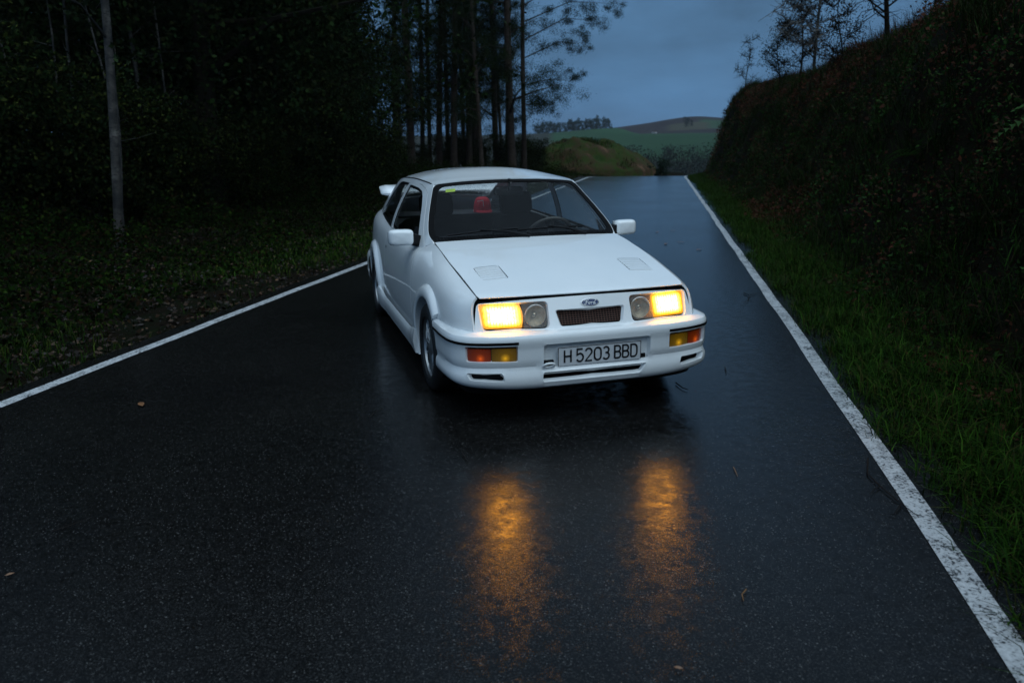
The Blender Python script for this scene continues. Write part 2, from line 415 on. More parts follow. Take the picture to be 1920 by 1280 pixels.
b.inputs['Base Color'].default_value = (.1, .1, .1, 1); b.inputs['Roughness'].default_value = .05; ms2 = nd(t, 'ShaderNodeMixShader'); ff = schlick(t, 1.5)
t.links.new(ff, ms2.inputs[0]); t.links.new(ms_.outputs[0], ms2.inputs[1]); t.links.new(b.outputs[0], ms2.inputs[2]); t.links.new(ms2.outputs[0], o.inputs[0])
M['drop'] = glass_mat('water_drop', (.75, .80, .85), .05, ior=1.9)
# ================================================================== the place
# road frame: s runs along the road away from the camera, t across it (positive to the right); origin under the car
ES = np.array([-.8872, .4613]); ET = np.array([.4613, .8872])
def W(s, t, z=0.0):
    s = np.asarray(s, float); t = np.asarray(t, float); return np.stack([s*ES[0]+t*ET[0], s*ES[1]+t*ET[1], np.zeros_like(s)+z], -1)
def ST_of(x, y): return x*ES[0]+y*ES[1], x*ET[0]+y*ET[1]
CS, CTt = -5.24, .77                                   # camera in the road frame
LL, LR = -3.37, 1.88                                   # edge lines
def bend(s): return .03*np.clip(np.asarray(s, float)-34, 0, None)**2
def drop(s): return -.0062*np.clip(np.asarray(s, float)-34, 0, None)**2
def fbm(x, y, seed=0): return value_noise(x, y, seed)+.5*value_noise(x*2.1, y*2.1, seed+3)+.25*value_noise(x*4.3, y*4.3, seed+5)

# ---- materials of the ground
m, t, b, o = new_mat('wet_asphalt'); M['asphalt'] = m
co = nd(t, 'ShaderNodeTexCoord').outputs['Object']
vo = nd(t, 'ShaderNodeTexVoronoi', feature='F1'); vo.inputs['Scale'].default_value = 230; t.links.new(co, vo.inputs['Vector'])
vo2 = nd(t, 'ShaderNodeTexVoronoi', feature='F1'); vo2.inputs['Scale'].default_value = 60; t.links.new(co, vo2.inputs['Vector'])
big = noise(t, .55, 5, .6); mid = noise(t, 7, 4, .6)
grain = ramp(t, vo.outputs['Color'], [(.15, (.0020, .0020, .0021)), (.60, (.0070, .0069, .0069)), (.86, (.022, .022, .022)), (.97, (.10, .099, .098))])
tone = ramp(t, big, [(.3, (.72, .72, .74)), (.7, (1.15, 1.13, 1.1))])
t.links.new(mixc(t, 1.0, grain, tone, 'MULTIPLY'), b.inputs['Base Color'])
rr_ = nd(t, 'ShaderNodeMapRange'); rr_.inputs[1].default_value = .32; rr_.inputs[2].default_value = .68; rr_.inputs[3].default_value = .11; rr_.inputs[4].default_value = .19
t.links.new(big, rr_.inputs[0]); t.links.new(rr_.outputs[0], b.inputs['Roughness'])
b.inputs['Specular IOR Level'].default_value = .17
hs = nd(t, 'ShaderNodeMath', operation='ADD'); t.links.new(vo.outputs['Distance'], hs.inputs[0]); hv = nd(t, 'ShaderNodeMath', operation='MULTIPLY'); t.links.new(vo2.outputs['Distance'], hv.inputs[0]); hv.inputs[1].default_value = .4; t.links.new(hv.outputs[0], hs.inputs[1])
n1_ = bump(t, None, mid, .05, .01)
wet = nd(t, 'ShaderNodeMapRange'); wet.inputs[1].default_value = .38; wet.inputs[2].default_value = .62; wet.inputs[3].default_value = .30; wet.inputs[4].default_value = 1.0; t.links.new(noise(t, 14, 3, .6), wet.inputs[0])
hw = nd(t, 'ShaderNodeMath', operation='MULTIPLY'); t.links.new(noise(t, 230, 3, .7), hw.inputs[0]); t.links.new(wet.outputs[0], hw.inputs[1])
bump(t, b, hw.outputs[0], .60, .0015, n1_)
m, t, b, o = new_mat('worn_line_paint'); M['line'] = m
wear = noise(t, 70, 4, .7); wear2 = noise(t, 9, 4, .65)
mul = nd(t, 'ShaderNodeMath', operation='MULTIPLY_ADD'); t.links.new(wear2, mul.inputs[0]); mul.inputs[1].default_value = .55; t.links.new(wear, mul.inputs[2])
c_ = ramp(t, mul.outputs[0], [(.66, (.018, .018, .02)), (.745, (.40, .41, .42)), (1.0, (.56, .57, .58))])
t.links.new(c_, b.inputs['Base Color']); b.inputs['Roughness'].default_value = .45
bump(t, b, wear, .5, .003)
def earth(name, cols, scale=2.2, rough=.9, bd=.03):
    m, t, b, o = new_mat(name)
    a_ = noise(t, scale, 6, .65); k = ramp(t, a_, [(.25+.5*i/(len(cols)-1), c) for i, c in enumerate(cols)])
    t.links.new(k, b.inputs['Base Color']); b.inputs['Roughness'].default_value = rough; b.inputs['Specular IOR Level'].default_value = .04
    bump(t, b, noise(t, 22, 5, .7), .7, bd); return m
M['litter_ground'] = earth('forest_floor', [(.003, .0035, .002), (.008, .005, .003), (.0045, .0065, .0025), (.011, .0065, .0035)])
M['bank_earth'] = earth('bank_earth', [(.004, .006, .0025), (.010, .007, .004), (.006, .010, .0035)])
M['mound_earth'] = earth('mound_earth', [(.014, .030, .008), (.026, .042, .010), (.045, .028, .016), (.15, .085, .05)], 1.0)
def tinted(name, rough=.6, spec=.3, var=.25, trans=0.0):
    """colour from the mesh's own tint, leaf by leaf"""
    m, t, b, o = new_mat(name); a_ = nd(t, 'ShaderNodeVertexColor', layer_name='tint'); t.links.new(a_.outputs[0], b.inputs['Base Color'])
    b.inputs['Roughness'].default_value = rough; b.inputs['Specular IOR Level'].default_value = spec
    if trans:
        tl = nd(t, 'ShaderNodeBsdfTranslucent'); t.links.new(a_.outputs[0], tl.inputs[0]); mx_ = nd(t, 'ShaderNodeMixShader'); mx_.inputs[0].default_value = trans
        t.links.new(b.outputs[0], mx_.inputs[1]); t.links.new(tl.outputs[0], mx_.inputs[2]); t.links.new(mx_.outputs[0], o.inputs[0])
    return m
M['leaf'] = tinted('leaf', .75, .10, trans=.25)
M['grass'] = tinted('grass_blade', .75, .05, trans=.2)
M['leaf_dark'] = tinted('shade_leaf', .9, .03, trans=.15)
M['litter'] = tinted('leaf_litter', .6, .3)
M['far'] = tinted('far_land', .95, .1)

# ---- ground heights
def ground_z(s, t):
    """terrain beside the road"""
    s = np.asarray(s, float); t = np.asarray(t, float); tb = t-bend(s)
    z = np.full_like(s+t, -.05)+drop(s)*smoothstep(-9, -3.5, tb)
    left = np.clip(-3.55-tb, 0, None)
    z = z+smoothstep(0, .5, left)*(.05+.035*fbm(s*.9, t*.9, 1))+.020*np.clip(left-1, 0, 6)+.055*np.clip(left-7, 0, 30)*(1-smoothstep(36, 46, s))-.012*np.clip(s-42, 0, None)**1.6+.10*smoothstep(1, 5, left)*fbm(s*.35, t*.35, 2)
    r = np.clip(tb-LR-.18, 0, None)+.22*value_noise(s*.45, s*0+3.3, 8)*smoothstep(.6, 1.6, tb-LR)
    prof = pchip([0, .25, .9, 1.25, 1.75, 2.35, 3.3, 4.6, 8, 14, 40], [0, .045, .16, .70, 1.85, 3.0, 3.65, 4.0, 4.6, 5.5, 8.0], np.clip(r*(1+.55*smoothstep(22, 36, s)*smoothstep(4.5, 2.5, r)), 0, 40))
    vary = (1+.10*value_noise(s*.14+5, s*0, 4))*(1-.07*smoothstep(6, 13, s)*smoothstep(36, 27, s))
    end = 1-.9*smoothstep(41.0, 48, s)
    z = z+(prof*vary+smoothstep(.9, 2.0, r)*(.30*fbm(s*.55, t*.55, 6)+.10*fbm(s*1.7, t*1.7, 7)))*end
    return z
def mound_h(s, t):
    d = np.hypot((s-49)/6.0, np.where(t > -5.2, (t+5.2)/5.4, (t+5.2)/3.6)); return 1.9*np.clip(1-d*d, 0, None)**.9
def terrain(name, ss, ts, mat, zfn=ground_z, label=None):
    S, T = np.meshgrid(ss, ts, indexing='ij'); P = W(S.ravel(), T.ravel()); P[:, 2] = zfn(S.ravel(), T.ravel()); n, m_ = len(ss), len(ts)
    i = np.arange((n-1)*(m_-1)); a_ = (i//(m_-1))*m_+i % (m_-1); F = np.stack([a_, a_+1, a_+m_+1, a_+m_], 1)
    o_ = obj(name, mesh(name, P, F[:, ::-1].copy()), M[mat]); tag(o_, kind='structure'); return o_
s_near = np.concatenate([np.arange(-14, 40, .25), np.arange(40, 62, .5)])
terrain('ground', s_near, np.concatenate([np.arange(-60, -14, 1.0), np.arange(-14, -2.5, .22), [-1.0, 1.0, 1.9]]), 'litter_ground')
bank_t = np.concatenate([np.arange(1.9, 6.2, .16), np.arange(6.2, 12, .5), np.arange(12, 42, 2.0)])
def bank_grid():
    S, T0 = np.meshgrid(s_near, bank_t, indexing='ij'); S = S.ravel(); T = T0.ravel()+bend(S)
    P = W(S, T); P[:, 2] = ground_z(S, T)+.002; n, m_ = len(s_near), len(bank_t)
    i = np.arange((n-1)*(m_-1)); a_ = (i//(m_-1))*m_+i % (m_-1); F = np.stack([a_, a_+m_, a_+m_+1, a_+1], 1)
    o_ = obj('bank', mesh('bank', P, F), M['bank_earth']); tag(o_, kind='structure')
bank_grid()
# road ribbon
def road_pt(s, t): p = W(s, t+bend(s)); p[:, 2] = drop(s)+.0; return p
s_road = np.concatenate([np.arange(-14, 30, 1.0), np.arange(30, 64, .5)])
road = grid('road', lambda s, t: road_pt(s, t), s_road, [LL-.20, -2, 0, 1.2, LR+.34], M['asphalt']); tag(road, kind='structure')
def line(tc, w_, seed):
    def fn(s, t):
        wob = .012*value_noise(s*1.3, s*0, seed)-(.007 if tc > 0 else -.010)*np.clip(s, 0, 40); p = road_pt(s, tc+t*w_+wob); p[:, 2] += .004; return p
    return grid('edge_line', fn, np.concatenate([np.arange(-14, 30, .3), np.arange(30, 64, .5)]), [-.5, .5], M['line'], road)
line(LL, .105, 11); line(LR, .10, 12)

# ---- mound beyond the crest
def mound_pt(u, v):
    s = 49+u*7.4; t_ = -4.3+v*6.0; h = mound_h(s, t_)
    p = W(s, t_); p[:, 2] = h*(1+.10*fbm(s*.7, t_*.7, 3))+.30*fbm(s*1.2, t_*1.2, 4)*np.clip(h, 0, 1)-.10-4*(h <= 0); return p
mo = grid('mound', mound_pt, np.linspace(-1, 1, 70), np.linspace(-1, 1, 60), M['mound_earth']); tag(mo, kind='structure')

# ---- valley and far hills
PXR = lambda px, D: CTt+(px-1251.6)/1493.0*D           # lateral offset of a bearing at distance D
def far_z(s, t):
    D = s-CS; px = 1251.6+(t-CTt)/D*1493
    val = pchip([50, 75, 130, 240, 330, 430, 560, 640, 900, 1150, 1600], [-3, -8, -15, -16, -8, 2, 9.5, 9.0, 1, -5, -10], s)
    val = val+2.2*fbm(s*.006, t*.008, 2)*smoothstep(150, 350, s)
    ridge_y = pchip([-600, 700, 1020, 1150, 1205, 1300, 1350, 1450, 1700, 3000], [264, 260, 252, 243, 237, 226, 230, 238, 250, 257], px)
    rz = 1.56+(271-ridge_y)/1493*900
    k = np.exp(-((s-895)/150.0)**2)
    lr = pchip([-600, 700, 1010, 1160, 1230, 1700], [261, 257, 251, 243, 262, 266], px); lz = 1.56+(271-lr)/1493*620
    k2 = np.exp(-((s-615)/70.0)**2)*smoothstep(1240, 1160, px)
    return np.maximum(val*(1-k)+rz*k, (val*(1-k2)+lz*k2))
def far_col(s, t, z):
    D = s-CS; px = 1251.6+(t-CTt)/D*1493; n_ = fbm(s*.02, t*.03, 9); c = np.zeros((len(s), 3)); c[:] = (.020, .022, .016)
    def put(mask, col): c[mask] = np.array(col)*(1+.18*n_[mask][:, None])
    put(s > 690, (.020, .014, .014))
    put((s > 350) & (s < 600) & (px > 1040), (.016, .046, .018))
    put((s > 560) & (s < 690) & (px > 1225), (.018, .015, .013))
    put((s > 740) & (s < 830) & (px > 1305), (.020, .050, .022))
    put((s > 720) & (s < 800) & (px > 1255) & (px < 1315), (.040, .038, .022))
    put((s > 600) & (s < 690) & (px < 1180), (.016, .022, .014))
    put(s < 300, (.014, .018, .010))
    return c
fs = np.concatenate([np.arange(54, 130, 6), np.arange(130, 1000, 9), np.arange(1000, 1700, 60)])
ang = np.linspace(-.95, 1.1, 220)
S_, A_ = np.meshgrid(fs, ang, indexing='ij'); Sf = S_.ravel(); Tf = CTt+A_.ravel()*(Sf-CS)
Zf = far_z(Sf, Tf); P = W(Sf, Tf); P[:, 2] = Zf; n, m_ = len(fs), len(ang); i = np.arange((n-1)*(m_-1)); a_ = (i//(m_-1))*m_+i % (m_-1)
hills = obj('hills', mesh('hills', P, np.stack([a_, a_+m_, a_+m_+1, a_+1], 1), True, None, far_col(Sf, Tf, Zf)), M['far']); tag(hills, kind='structure')
# ================================================================== the car
CAR = empty('car')
tag(CAR, 'white three-door hatchback with lit yellow headlamps standing askew on the wet road', 'car')
A = lambda *c: np.stack([np.asarray(x, float)+np.zeros_like(np.asarray(c[0], float)) for x in c], -1)

# ---- surfaces (car-left half, y > 0)
def hood_z(x, y):
    t_ = (.738-x)/1.07; return .727+.208*(1.25*t_-.25*t_*t_)-.05*y*y
def seam_y(x): return pchip([-.45, -.35, 0, .35, .55, .70], [.680, .681, .683, .669, .660, .652], x)
def nose_x(y, z): return .801-.40*(z-.55)-.18*y*y
# side: control rows from hood seam / belt line down to the sill
ST = np.array([-3.62, -3.45, -3.1, -2.75, -2.3, -1.8, -1.2, -.8, -.56, -.42, 0, .35, .55, .65, .72])
C0 = [(.56,.94),(.60,.955),(.665,.962),(.715,.95),(.748,.925),(.770,.897),(.775,.872),(.765,.858),(.735,.872),(.684,.912),(.684,.853),(.670,.782),(.660,.741),(.655,.722),(.646,.706)]
C1 = [(.60,.91),(.65,.925),(.715,.93),(.755,.915),(.785,.885),(.800,.855),(.803,.832),(.797,.825),(.780,.832),(.757,.845),(.745,.815),(.728,.753),(.706,.717),(.683,.700),(.657,.690)]
C2 = [(.63,.85),(.69,.87),(.755,.87),(.788,.855),(.810,.825),(.820,.795),(.822,.775),(.818,.772),(.811,.775),(.800,.778),(.790,.755),(.772,.705),(.743,.678),(.706,.665),(.667,.655)]
C3 = [(.655,.76),(.715,.77),(.775,.765),(.806,.75),(.826,.725),(.833,.70),(.835,.69),(.833,.69),(.829,.69),(.823,.69),(.814,.675),(.795,.64),(.765,.622),(.725,.615),(.677,.61)]
C4 = [(.67,.63),(.73,.62),(.785,.61),(.814,.60),(.833,.585),(.840,.57),(.842,.57),(.840,.57),(.837,.57),(.834,.57),(.826,.565),(.808,.555),(.778,.55),(.739,.548),(.692,.546)]
C5 = [(.67,.45),(.73,.43),(.783,.42),(.812,.41),(.828,.40),(.834,.395),(.836,.395),(.835,.395),(.832,.395),(.830,.395),(.822,.395),(.806,.395),(.780,.40),(.746,.40),(.70,.40)]
C6 = [(.64,.26),(.70,.24),(.757,.22),(.785,.21),(.800,.20),(.805,.19),(.807,.19),(.806,.19),(.803,.19),(.800,.19),(.793,.19),(.78,.19),(.76,.20),(.73,.20),(.69,.20)]
CT = np.array([C0, C1, C2, C3, C4, C5, C6])          # (7, stations, 2)
def side_ctrl(x):
    return np.stack([np.stack([pchip(ST, CT[k, :, d], x) for d in (0, 1)], -1) for k in range(7)], 1)
QS = .80                                              # chart units per q
def side(x, qv):
    x = np.asarray(x, float); p = catmull(side_ctrl(x), np.asarray(qv, float)/QS); return A(x, p[:, 0], p[:, 1])
def side_q(x, z):
    """chart coordinate of a point of the side at station x and height z"""
    qs = np.linspace(0, 1, 121); p = side(np.full(121, x), qs*QS); zz = p[:, 2]
    return float(np.interp(-z, -zz, qs))*QS
def side_yz(x, z): return float(side(np.array([x]), np.array([side_q(x, z)]))[0, 1])
# greenhouse: from the belt up to the gutter
GX = [-3.5, -3.3, -2.9, -2.5, -2.1, -1.6, -1.1, -.95, -.7, -.43, -.3]
GY = [.50, .53, .552, .566, .580, .585, .572, .556, .530, .51, .50]
GZ = [.975, 1.03, 1.18, 1.275, 1.305, 1.313, 1.298, 1.285, 1.28, 1.28, 1.28]
WS = .42
def green(x, wv):
    x = np.asarray(x, float); w = np.asarray(wv, float)/WS; b0 = side(x, np.zeros_like(x))
    ty, tz = pchip(GX, GY, x), pchip(GX, GZ, x); bl = .022*4*w*(1-w)
    return A(x, b0[:, 1]*(1-w)+ty*w+bl*.85, b0[:, 2]*(1-w)+tz*w+bl*.25)
# windscreen: its side edge lies on the greenhouse
EX = [-.975, -.95, -.86, -.70, -.55, -.45, -.43]
EW = [1.0, .955, .80, .52, .245, .04, .0]
def ws_edge(v):
    """v 0 bottom .. 1 top -> point on the pillar edge"""
    v = np.asarray(v, float); x = -.43-.545*v; w = pchip(EX, EW, x); return green(x, w*WS)
def screen(u, v):
    """u -1..1 across, v 0..1 up"""
    u = np.asarray(u, float); v = np.asarray(v, float); e_ = ws_edge(v); k = 1-u*u; k2 = 1-np.abs(u)**2.4
    return A(e_[:, 0]+k*(.095-.03*v), e_[:, 1]*u, e_[:, 2]+k2*(.014+.0155*v))
def roof(x, y):
    x = np.asarray(x, float); y = np.asarray(y, float); ty, tz = pchip(GX, GY, x), pchip(GX, GZ, x)
    return A(x, y, tz+(.030+.046*smoothstep(-.93, -1.6, x))*(1-np.clip(np.abs(y/ty), 0, 1)**2.4))

def part(name, me, mat, parent=CAR): return obj(name, me, M[mat] if isinstance(mat, str) else mat, parent)
def both(name, me, mat, parent=CAR):
    a = part(name, me, mat, parent); m2 = mirror_mesh(me)
    p2 = parent
    b = part(name, m2, mat, p2); return a, b

# ---- bonnet with its two louvred vents
hx = np.linspace(.735, -.345, 30)
front = [(nose_x(y, .727-.05*y*y)+.004, y) for y in np.linspace(-.640, .640, 26)]
sideR = [(x, -(seam_y(x)-.004)) for x in np.linspace(.64, -.40, 24)]
rear = [(-.345-.055*(abs(y)/.66)**2, y) for y in np.linspace(-.655, .655, 18)]
out = roundpoly([(-q[0], q[1]) for q in []], 0) if False else ([(x, y) for x, y in front] + [(x, -y) for x, y in sideR] + [(x, y) for x, y in rear[::-1]] + sideR[::-1])
VENT = [(.216, .402), (.216, .566), (.445, .560), (.445, .398)]
vents = [roundpoly([(x, s*y) for x, y in VENT], .022) for s in (1, -1)]
hood_map = lambda x, y: A(x, y, hood_z(x, y)-.005*smoothstep(.71, .745, x+.18*y*y))
hood = part('hood', panel_mesh('hood', hood_map, out, vents, .035, .005, hole_thick=.010), 'paint')
def vent_mesh(s):
    mb = MB()
    for k in range(6):
        x0, x1 = .220+k*.0355, .220+k*.0355+.0350
        ya, yb = (.4055, .5605)
        V = []
        for x, dz in ((x0, -.0012), (x1-.0045, .0002), (x1-.002, -.007)):
            for y in np.linspace(ya, yb, 6): V.append((x, s*y, hood_z(x, y)+dz))
        F = [(i*6+j, (i+1)*6+j, (i+1)*6+j+1, i*6+j+1) for i in range(2) for j in range(5)]
        if s < 0: F = [q[::-1] for q in F]
        mb.add(V, [q[::-1] for q in F])
    mb2 = MB(); mb2.box((.21, min(s*.40, s*.57), .735), (.45, max(s*.40, s*.57), .757)); mb2.build('vent_tray', M['paint'], hood)  # tray under the louvres, in plain body paint
    # raised frame
    fr_ = roundpoly([(x, s*y) for x, y in VENT], .022)
    return mb
for s in (1, -1): vent_mesh(s).build('hood_vent', M['paint'], hood, angle=40)

# ---- nose panel with headlamp and grille openings
HL = [(.648, .677), (.262, .681), (.266, .545), (.637, .545)]
HLo = [(.656, .684), (.254, .688), (.258, .540), (.645, .540)]
GR = [(.218, .637), (-.218, .637), (-.196, .546), (.196, .546)]
nose_map = lambda y, z: A(nose_x(y, z), y, z)
top = [(y, .7075-.05*y*y) for y in np.linspace(-.615, .615, 24)]
nose_out = top+roundpoly([(.615, .6886), (.661, .686), (.671, .640), (.694, .523)], [0, .03, 0, 0])[1:]+[(-y, z) for y, z in roundpoly([(.615, .6886), (.661, .686), (.671, .640), (.694, .523)], [0, .03, 0, 0])[1:]][::-1]
hl_o = roundpoly(HLo, [.022, .030, .030, .024])
nose = part('front_panel', panel_mesh('front_panel', nose_map, nose_out, [hl_o, [(-y, z) for y, z in hl_o][::-1], roundpoly(GR, .016)], .03, .014, .010, hole_thick=.018), 'paint')
# black backing strips added to make the bonnet and side gaps read dark
MB().tube([(nose_x(y, .712-.05*y*y)-.026, y, .712-.05*y*y) for y in np.linspace(-.645, .645, 24)], .009, 6).build('bonnet_gap_shade', M['rubber'], nose)
for s in (1, -1): MB().tube([(nose_x(y, z)-.026, s*(y+.002), z) for y, z in ((.652, .700), (.664, .684), (.671, .645), (.683, .59), (.694, .53))], .009, 6).build('side_gap_shade', M['rubber'], nose)
# grille: crossed bars in front of a dark radiator
mb = MB()
for k in range(8):
    z = .553+k*.0115; w_ = .199+(z-.546)*.24
    mb.tube([(nose_x(y, z)-.026, y, z) for y in np.linspace(-w_, w_, 7)], .0016, 4)
for k in range(25):
    y = -.21+k*.0175; zt = .634; zb = .548 if abs(y) < .196 else .548+(abs(y)-.196)/.022*.09
    mb.tube([(nose_x(y, z)-.025, y, z) for z in (zb, zt)], .0014, 4)
mb.build('grille_mesh', simple('grille_brown', (.13, .062, .045), .5), nose)
MB().box((.56, -.24, .50), (.69, .24, .66)).build('radiator', M['black'], nose)
# badge
mb = MB(); BZ, BY = .668, 0
def oval(rx, rz, n=40): return [(rx*math.cos(2*math.pi*k/n), rz*math.sin(2*math.pi*k/n)) for k in range(n)]
def disc(pts, off, x0=0.0):
    V = [(nose_x(0, BZ+z)+off, y, BZ+z) for y, z in pts]+[(nose_x(0, BZ+z)-.004, y, BZ+z) for y, z in pts]
    n = len(pts); return V, [tuple(range(n))]+[(i, i+n, (i+1) % n+n, (i+1) % n) for i in range(n)]
mb.add(*disc(oval(.0570, .0222), .004)); badge = mb.build('badge', M['chrome'], nose, False)
mb = MB(); mb.add(*disc(oval(.0545, .0200), .0052)); mb.build('badge_field', M['badge_white'], badge, False) if False else None
def strokes(polys, w, fmap, lift=0.0):
    """flat round-jointed strokes laid with fmap(u, v) -> 3-D"""
    mb = MB()
    for pl in polys:
        pl = [np.array(p, float) for p in pl]; pl = [p for i, p in enumerate(pl) if i == 0 or np.linalg.norm(p-pl[i-1]) > 1e-5]
        L, Rr = [], []
        for i, p in enumerate(pl):
            d0 = p-pl[i-1] if i else pl[1]-p; d1 = pl[i+1]-p if i < len(pl)-1 else p-pl[i-1]
            d0 = d0/np.linalg.norm(d0); d1 = d1/np.linalg.norm(d1); d = d0+d1; d = d/(np.linalg.norm(d)+1e-9)
            n = np.array([-d[1], d[0]]); k = min(1.5, 1/max(.5, n@np.array([-d1[1], d1[0]])))
            L.append(p+n*w/2*k); Rr.append(p-n*w/2*k)
        V = [fmap(*p) for p in L]+[fmap(*p) for p in Rr]; n = len(pl)
        mb.add(V, [(i, n+i, n+i+1, i+1) for i in range(n-1)])
    return mb
def arc(cx, cy, rx, ry, a0, a1, n=10): return [(cx+rx*math.cos(R(a0+(a1-a0)*k/n)), cy+ry*math.sin(R(a0+(a1-a0)*k/n))) for k in range(n+1)]
bm_ = lambda off: (lambda u, v: (nose_x(0, BZ+v)+off, -u*-1, BZ+v))
mb = MB(); mb.add(*disc(oval(.0535, .0190), .0055)); mb.build('badge_ring', M['badge_white'], nose, False)
mb = MB(); mb.add(*disc(oval(.0515, .0176), .0068)); mb.build('badge_oval', M['badge_blue'], nose, False)
k_ = .0105
SCR = [[(-2.9, .9), (-2.3, 1.12), (-1.2, .95), (-.6, 1.1)], [(-1.65, .95), (-1.85, .1), (-2.15, -.75), (-2.7, -.95), (-3.0, -.6)], [(-2.4, .05), (-1.8, .12), (-1.2, .1)],
       arc(-.55, -.45, .42, .45, 90, 450, 12), [(-.2, -.1), (.2, .05), (.5, -.05)], [(.55, .1), (.5, -.85)], [(.52, -.25), (.8, .08), (1.15, .1)],
       arc(1.75, -.45, .42, .45, 60, 330, 10), [(2.75, 1.15), (2.35, .5), (2.1, -.5), (2.25, -.85), (2.7, -.7)]]
strokes([[(p[0]*k_*1.22, p[1]*k_*1.05) for p in pl] for pl in SCR], .0027, bm_(.0078)).build('badge_script', M['badge_white'], nose, False)

# ---- headlamps
def lamp(s):
    root = part('headlight', panel_mesh('headlight', lambda y, z: A(nose_x(y, z)-.075, s*y, z), roundpoly(HLo, .02), (), .05, 0.0), 'black')
    base = lambda dx: (lambda y, z: A(nose_x(y, z)-dx, s*y, z))
    # dark bowl walls
    ring = roundpoly(HL, [.02, .028, .028, .022]); mb = MB(); n = len(ring)
    V = [(nose_x(y, z)-.014, s*y, z) for y, z in ring]+[(nose_x(y, z)-.075, s*y*.99, z) for y, z in ring]
    F = [(i, (i+1) % n, (i+1) % n+n, i+n) for i in range(n)]
    mb.add(V, F if s > 0 else [q[::-1] for q in F]).build('lamp_housing', M['lamp_bowl'], root)
    # main beam: outer part, inner side curved
    mout = roundpoly([(.646, .675), (.430, .678)], 0)+arc(.395, .612, .028, .064, 70, -70, 10)[:]
    mout = [(.645, .674), (.420, .677)]+[(p[0]-.018, p[1]) for p in arc(.418, .612, -.022, .066, 80, -80, 10)]+[(.420, .547), (.636, .547)]
    mout = roundpoly([(.645, .675), (.418, .677), (.398, .612), (.418, .547), (.635, .547)], [.02, .006, .06, .006, .022], 8)
    bulge = lambda y, z: A(nose_x(y, z)-.016+.010*np.clip(1-((y-.53)/.13)**2, 0, 1)*np.clip(1-((z-.612)/.075)**2, 0, 1), s*y, z)
    part('main_lens', panel_mesh('main_lens', bulge, mout, (), .02, .012), 'lamp_lit', root)
    # driving lamp: polished bowl with a clear cover
    cy, cz = .330, .608; mb = MB(); prof = [(.004, -.058), (.022, -.054), (.042, -.042), (.056, -.026), (.063, -.018), (.066, -.020)]
    V = []; F = []; n = 32; m_ = len(prof)
    for k in range(n):
        for r_, d in prof:
            y, z = cy+r_*math.cos(2*math.pi*k/n), cz+r_*math.sin(2*math.pi*k/n); V.append((nose_x(cy, cz)+d, s*y, z))
    for k in range(n):
        for i in range(m_-1): F.append((k*m_+i, k*m_+i+1, ((k+1) % n)*m_+i+1, ((k+1) % n)*m_+i))
    mb.add(V, F if s < 0 else [q[::-1] for q in F]).build('driving_lamp', M['lamp_reflector'], root)
    V = [(nose_x(cy, cz)-.040+.012*math.sin(a_)*1, s*(cy+.017*math.cos(a_)*math.cos(b_)), cz+.017*math.cos(a_)*math.sin(b_)) for a_ in (0, .5, 1.0, 1.5) for b_ in np.linspace(0, 2*math.pi, 13)[:-1]]
    F = [(i*12+j, i*12+(j+1) % 12, (i+1)*12+(j+1) % 12, (i+1)*12+j) for i in range(3) for j in range(12)]
    MB().add(V, F).build('bulb_shield', M['chrome'], root)
    part('cover_glass', panel_mesh('cover_glass', lambda y, z: A(nose_x(y, z)-.008, s*y, z), roundpoly([(.408, .679), (.264, .681), (.268, .545), (.408, .545)], [.004, .028, .028, .004]), (), .03, 0.0), 'lamp_cover', root)
    return root
M['lamp_bowl'] = simple('lamp_bowl', (.05, .045, .04), .35, metal=.3)
M['lamp_reflector'] = simple('lamp_reflector', (.70, .68, .65), .5, metal=.4, var=.3, vscale=40)
m, t, b, o = new_mat('lamp_cover_glass'); M['lamp_cover'] = m
tr_ = nd(t, 'ShaderNodeBsdfTransparent'); tr_.inputs[0].default_value = (.80, .72, .60, 1)
ms = nd(t, 'ShaderNodeMixShader'); fr_ = schlick(t, 1.45)
b.inputs['Base Color'].default_value = (.42, .40, .38, 1); b.inputs['Roughness'].default_value = .2
bump(t, b, noise(t, 90, 3), .6, .002)
fa_ = nd(t, 'ShaderNodeMath', operation='ADD'); t.links.new(fr_, fa_.inputs[0]); fa_.inputs[1].default_value = .22
t.links.new(fa_.outputs[0], ms.inputs[0]); t.links.new(tr_.outputs[0], ms.inputs[1]); t.links.new(b.outputs[0], ms.inputs[2]); t.links.new(ms.outputs[0], o.inputs[0])
lamp(1); lamp(-1)

# ---- front bumper: plan curve x(y) swept with a vertical profile
PY = np.array([0, .25, .477, .60, .68, .746, .790, .815, .830, .838, .842])
PX = np.array([.868, .866, .853, .830, .803, .766, .715, .655, .56, .44, .20])
sd = np.concatenate([[0], np.cumsum(np.hypot(np.diff(PY), np.diff(PX)))])
SMAX = sd[-1]
tt = np.linspace(0, SMAX, 200); by = pchip(sd, PY, tt); bx = pchip(sd, PX, tt)
for _ in range(3): bx[1:-1] = .25*bx[:-2]+.5*bx[1:-1]+.25*bx[2:]; by[1:-1] = .25*by[:-2]+.5*by[1:-1]+.25*by[2:]
nx = np.gradient(by, tt); ny = -np.gradient(bx, tt); ln = np.hypot(nx, ny); nx /= ln; ny /= ln
BP_Z = [.150, .200, .210, .222, .245, .285, .305, .322, .345, .365, .452, .462, .480, .498, .515, .526, .532, .536]
BP_D = [-.030, -.026, -.012, .000, .006, .005, .001, -.013, -.010, -.002, .000, .004, .006, .006, .000, -.011, -.030, -.075]
def bump_d(z): return pchip(BP_Z, BP_D, z)
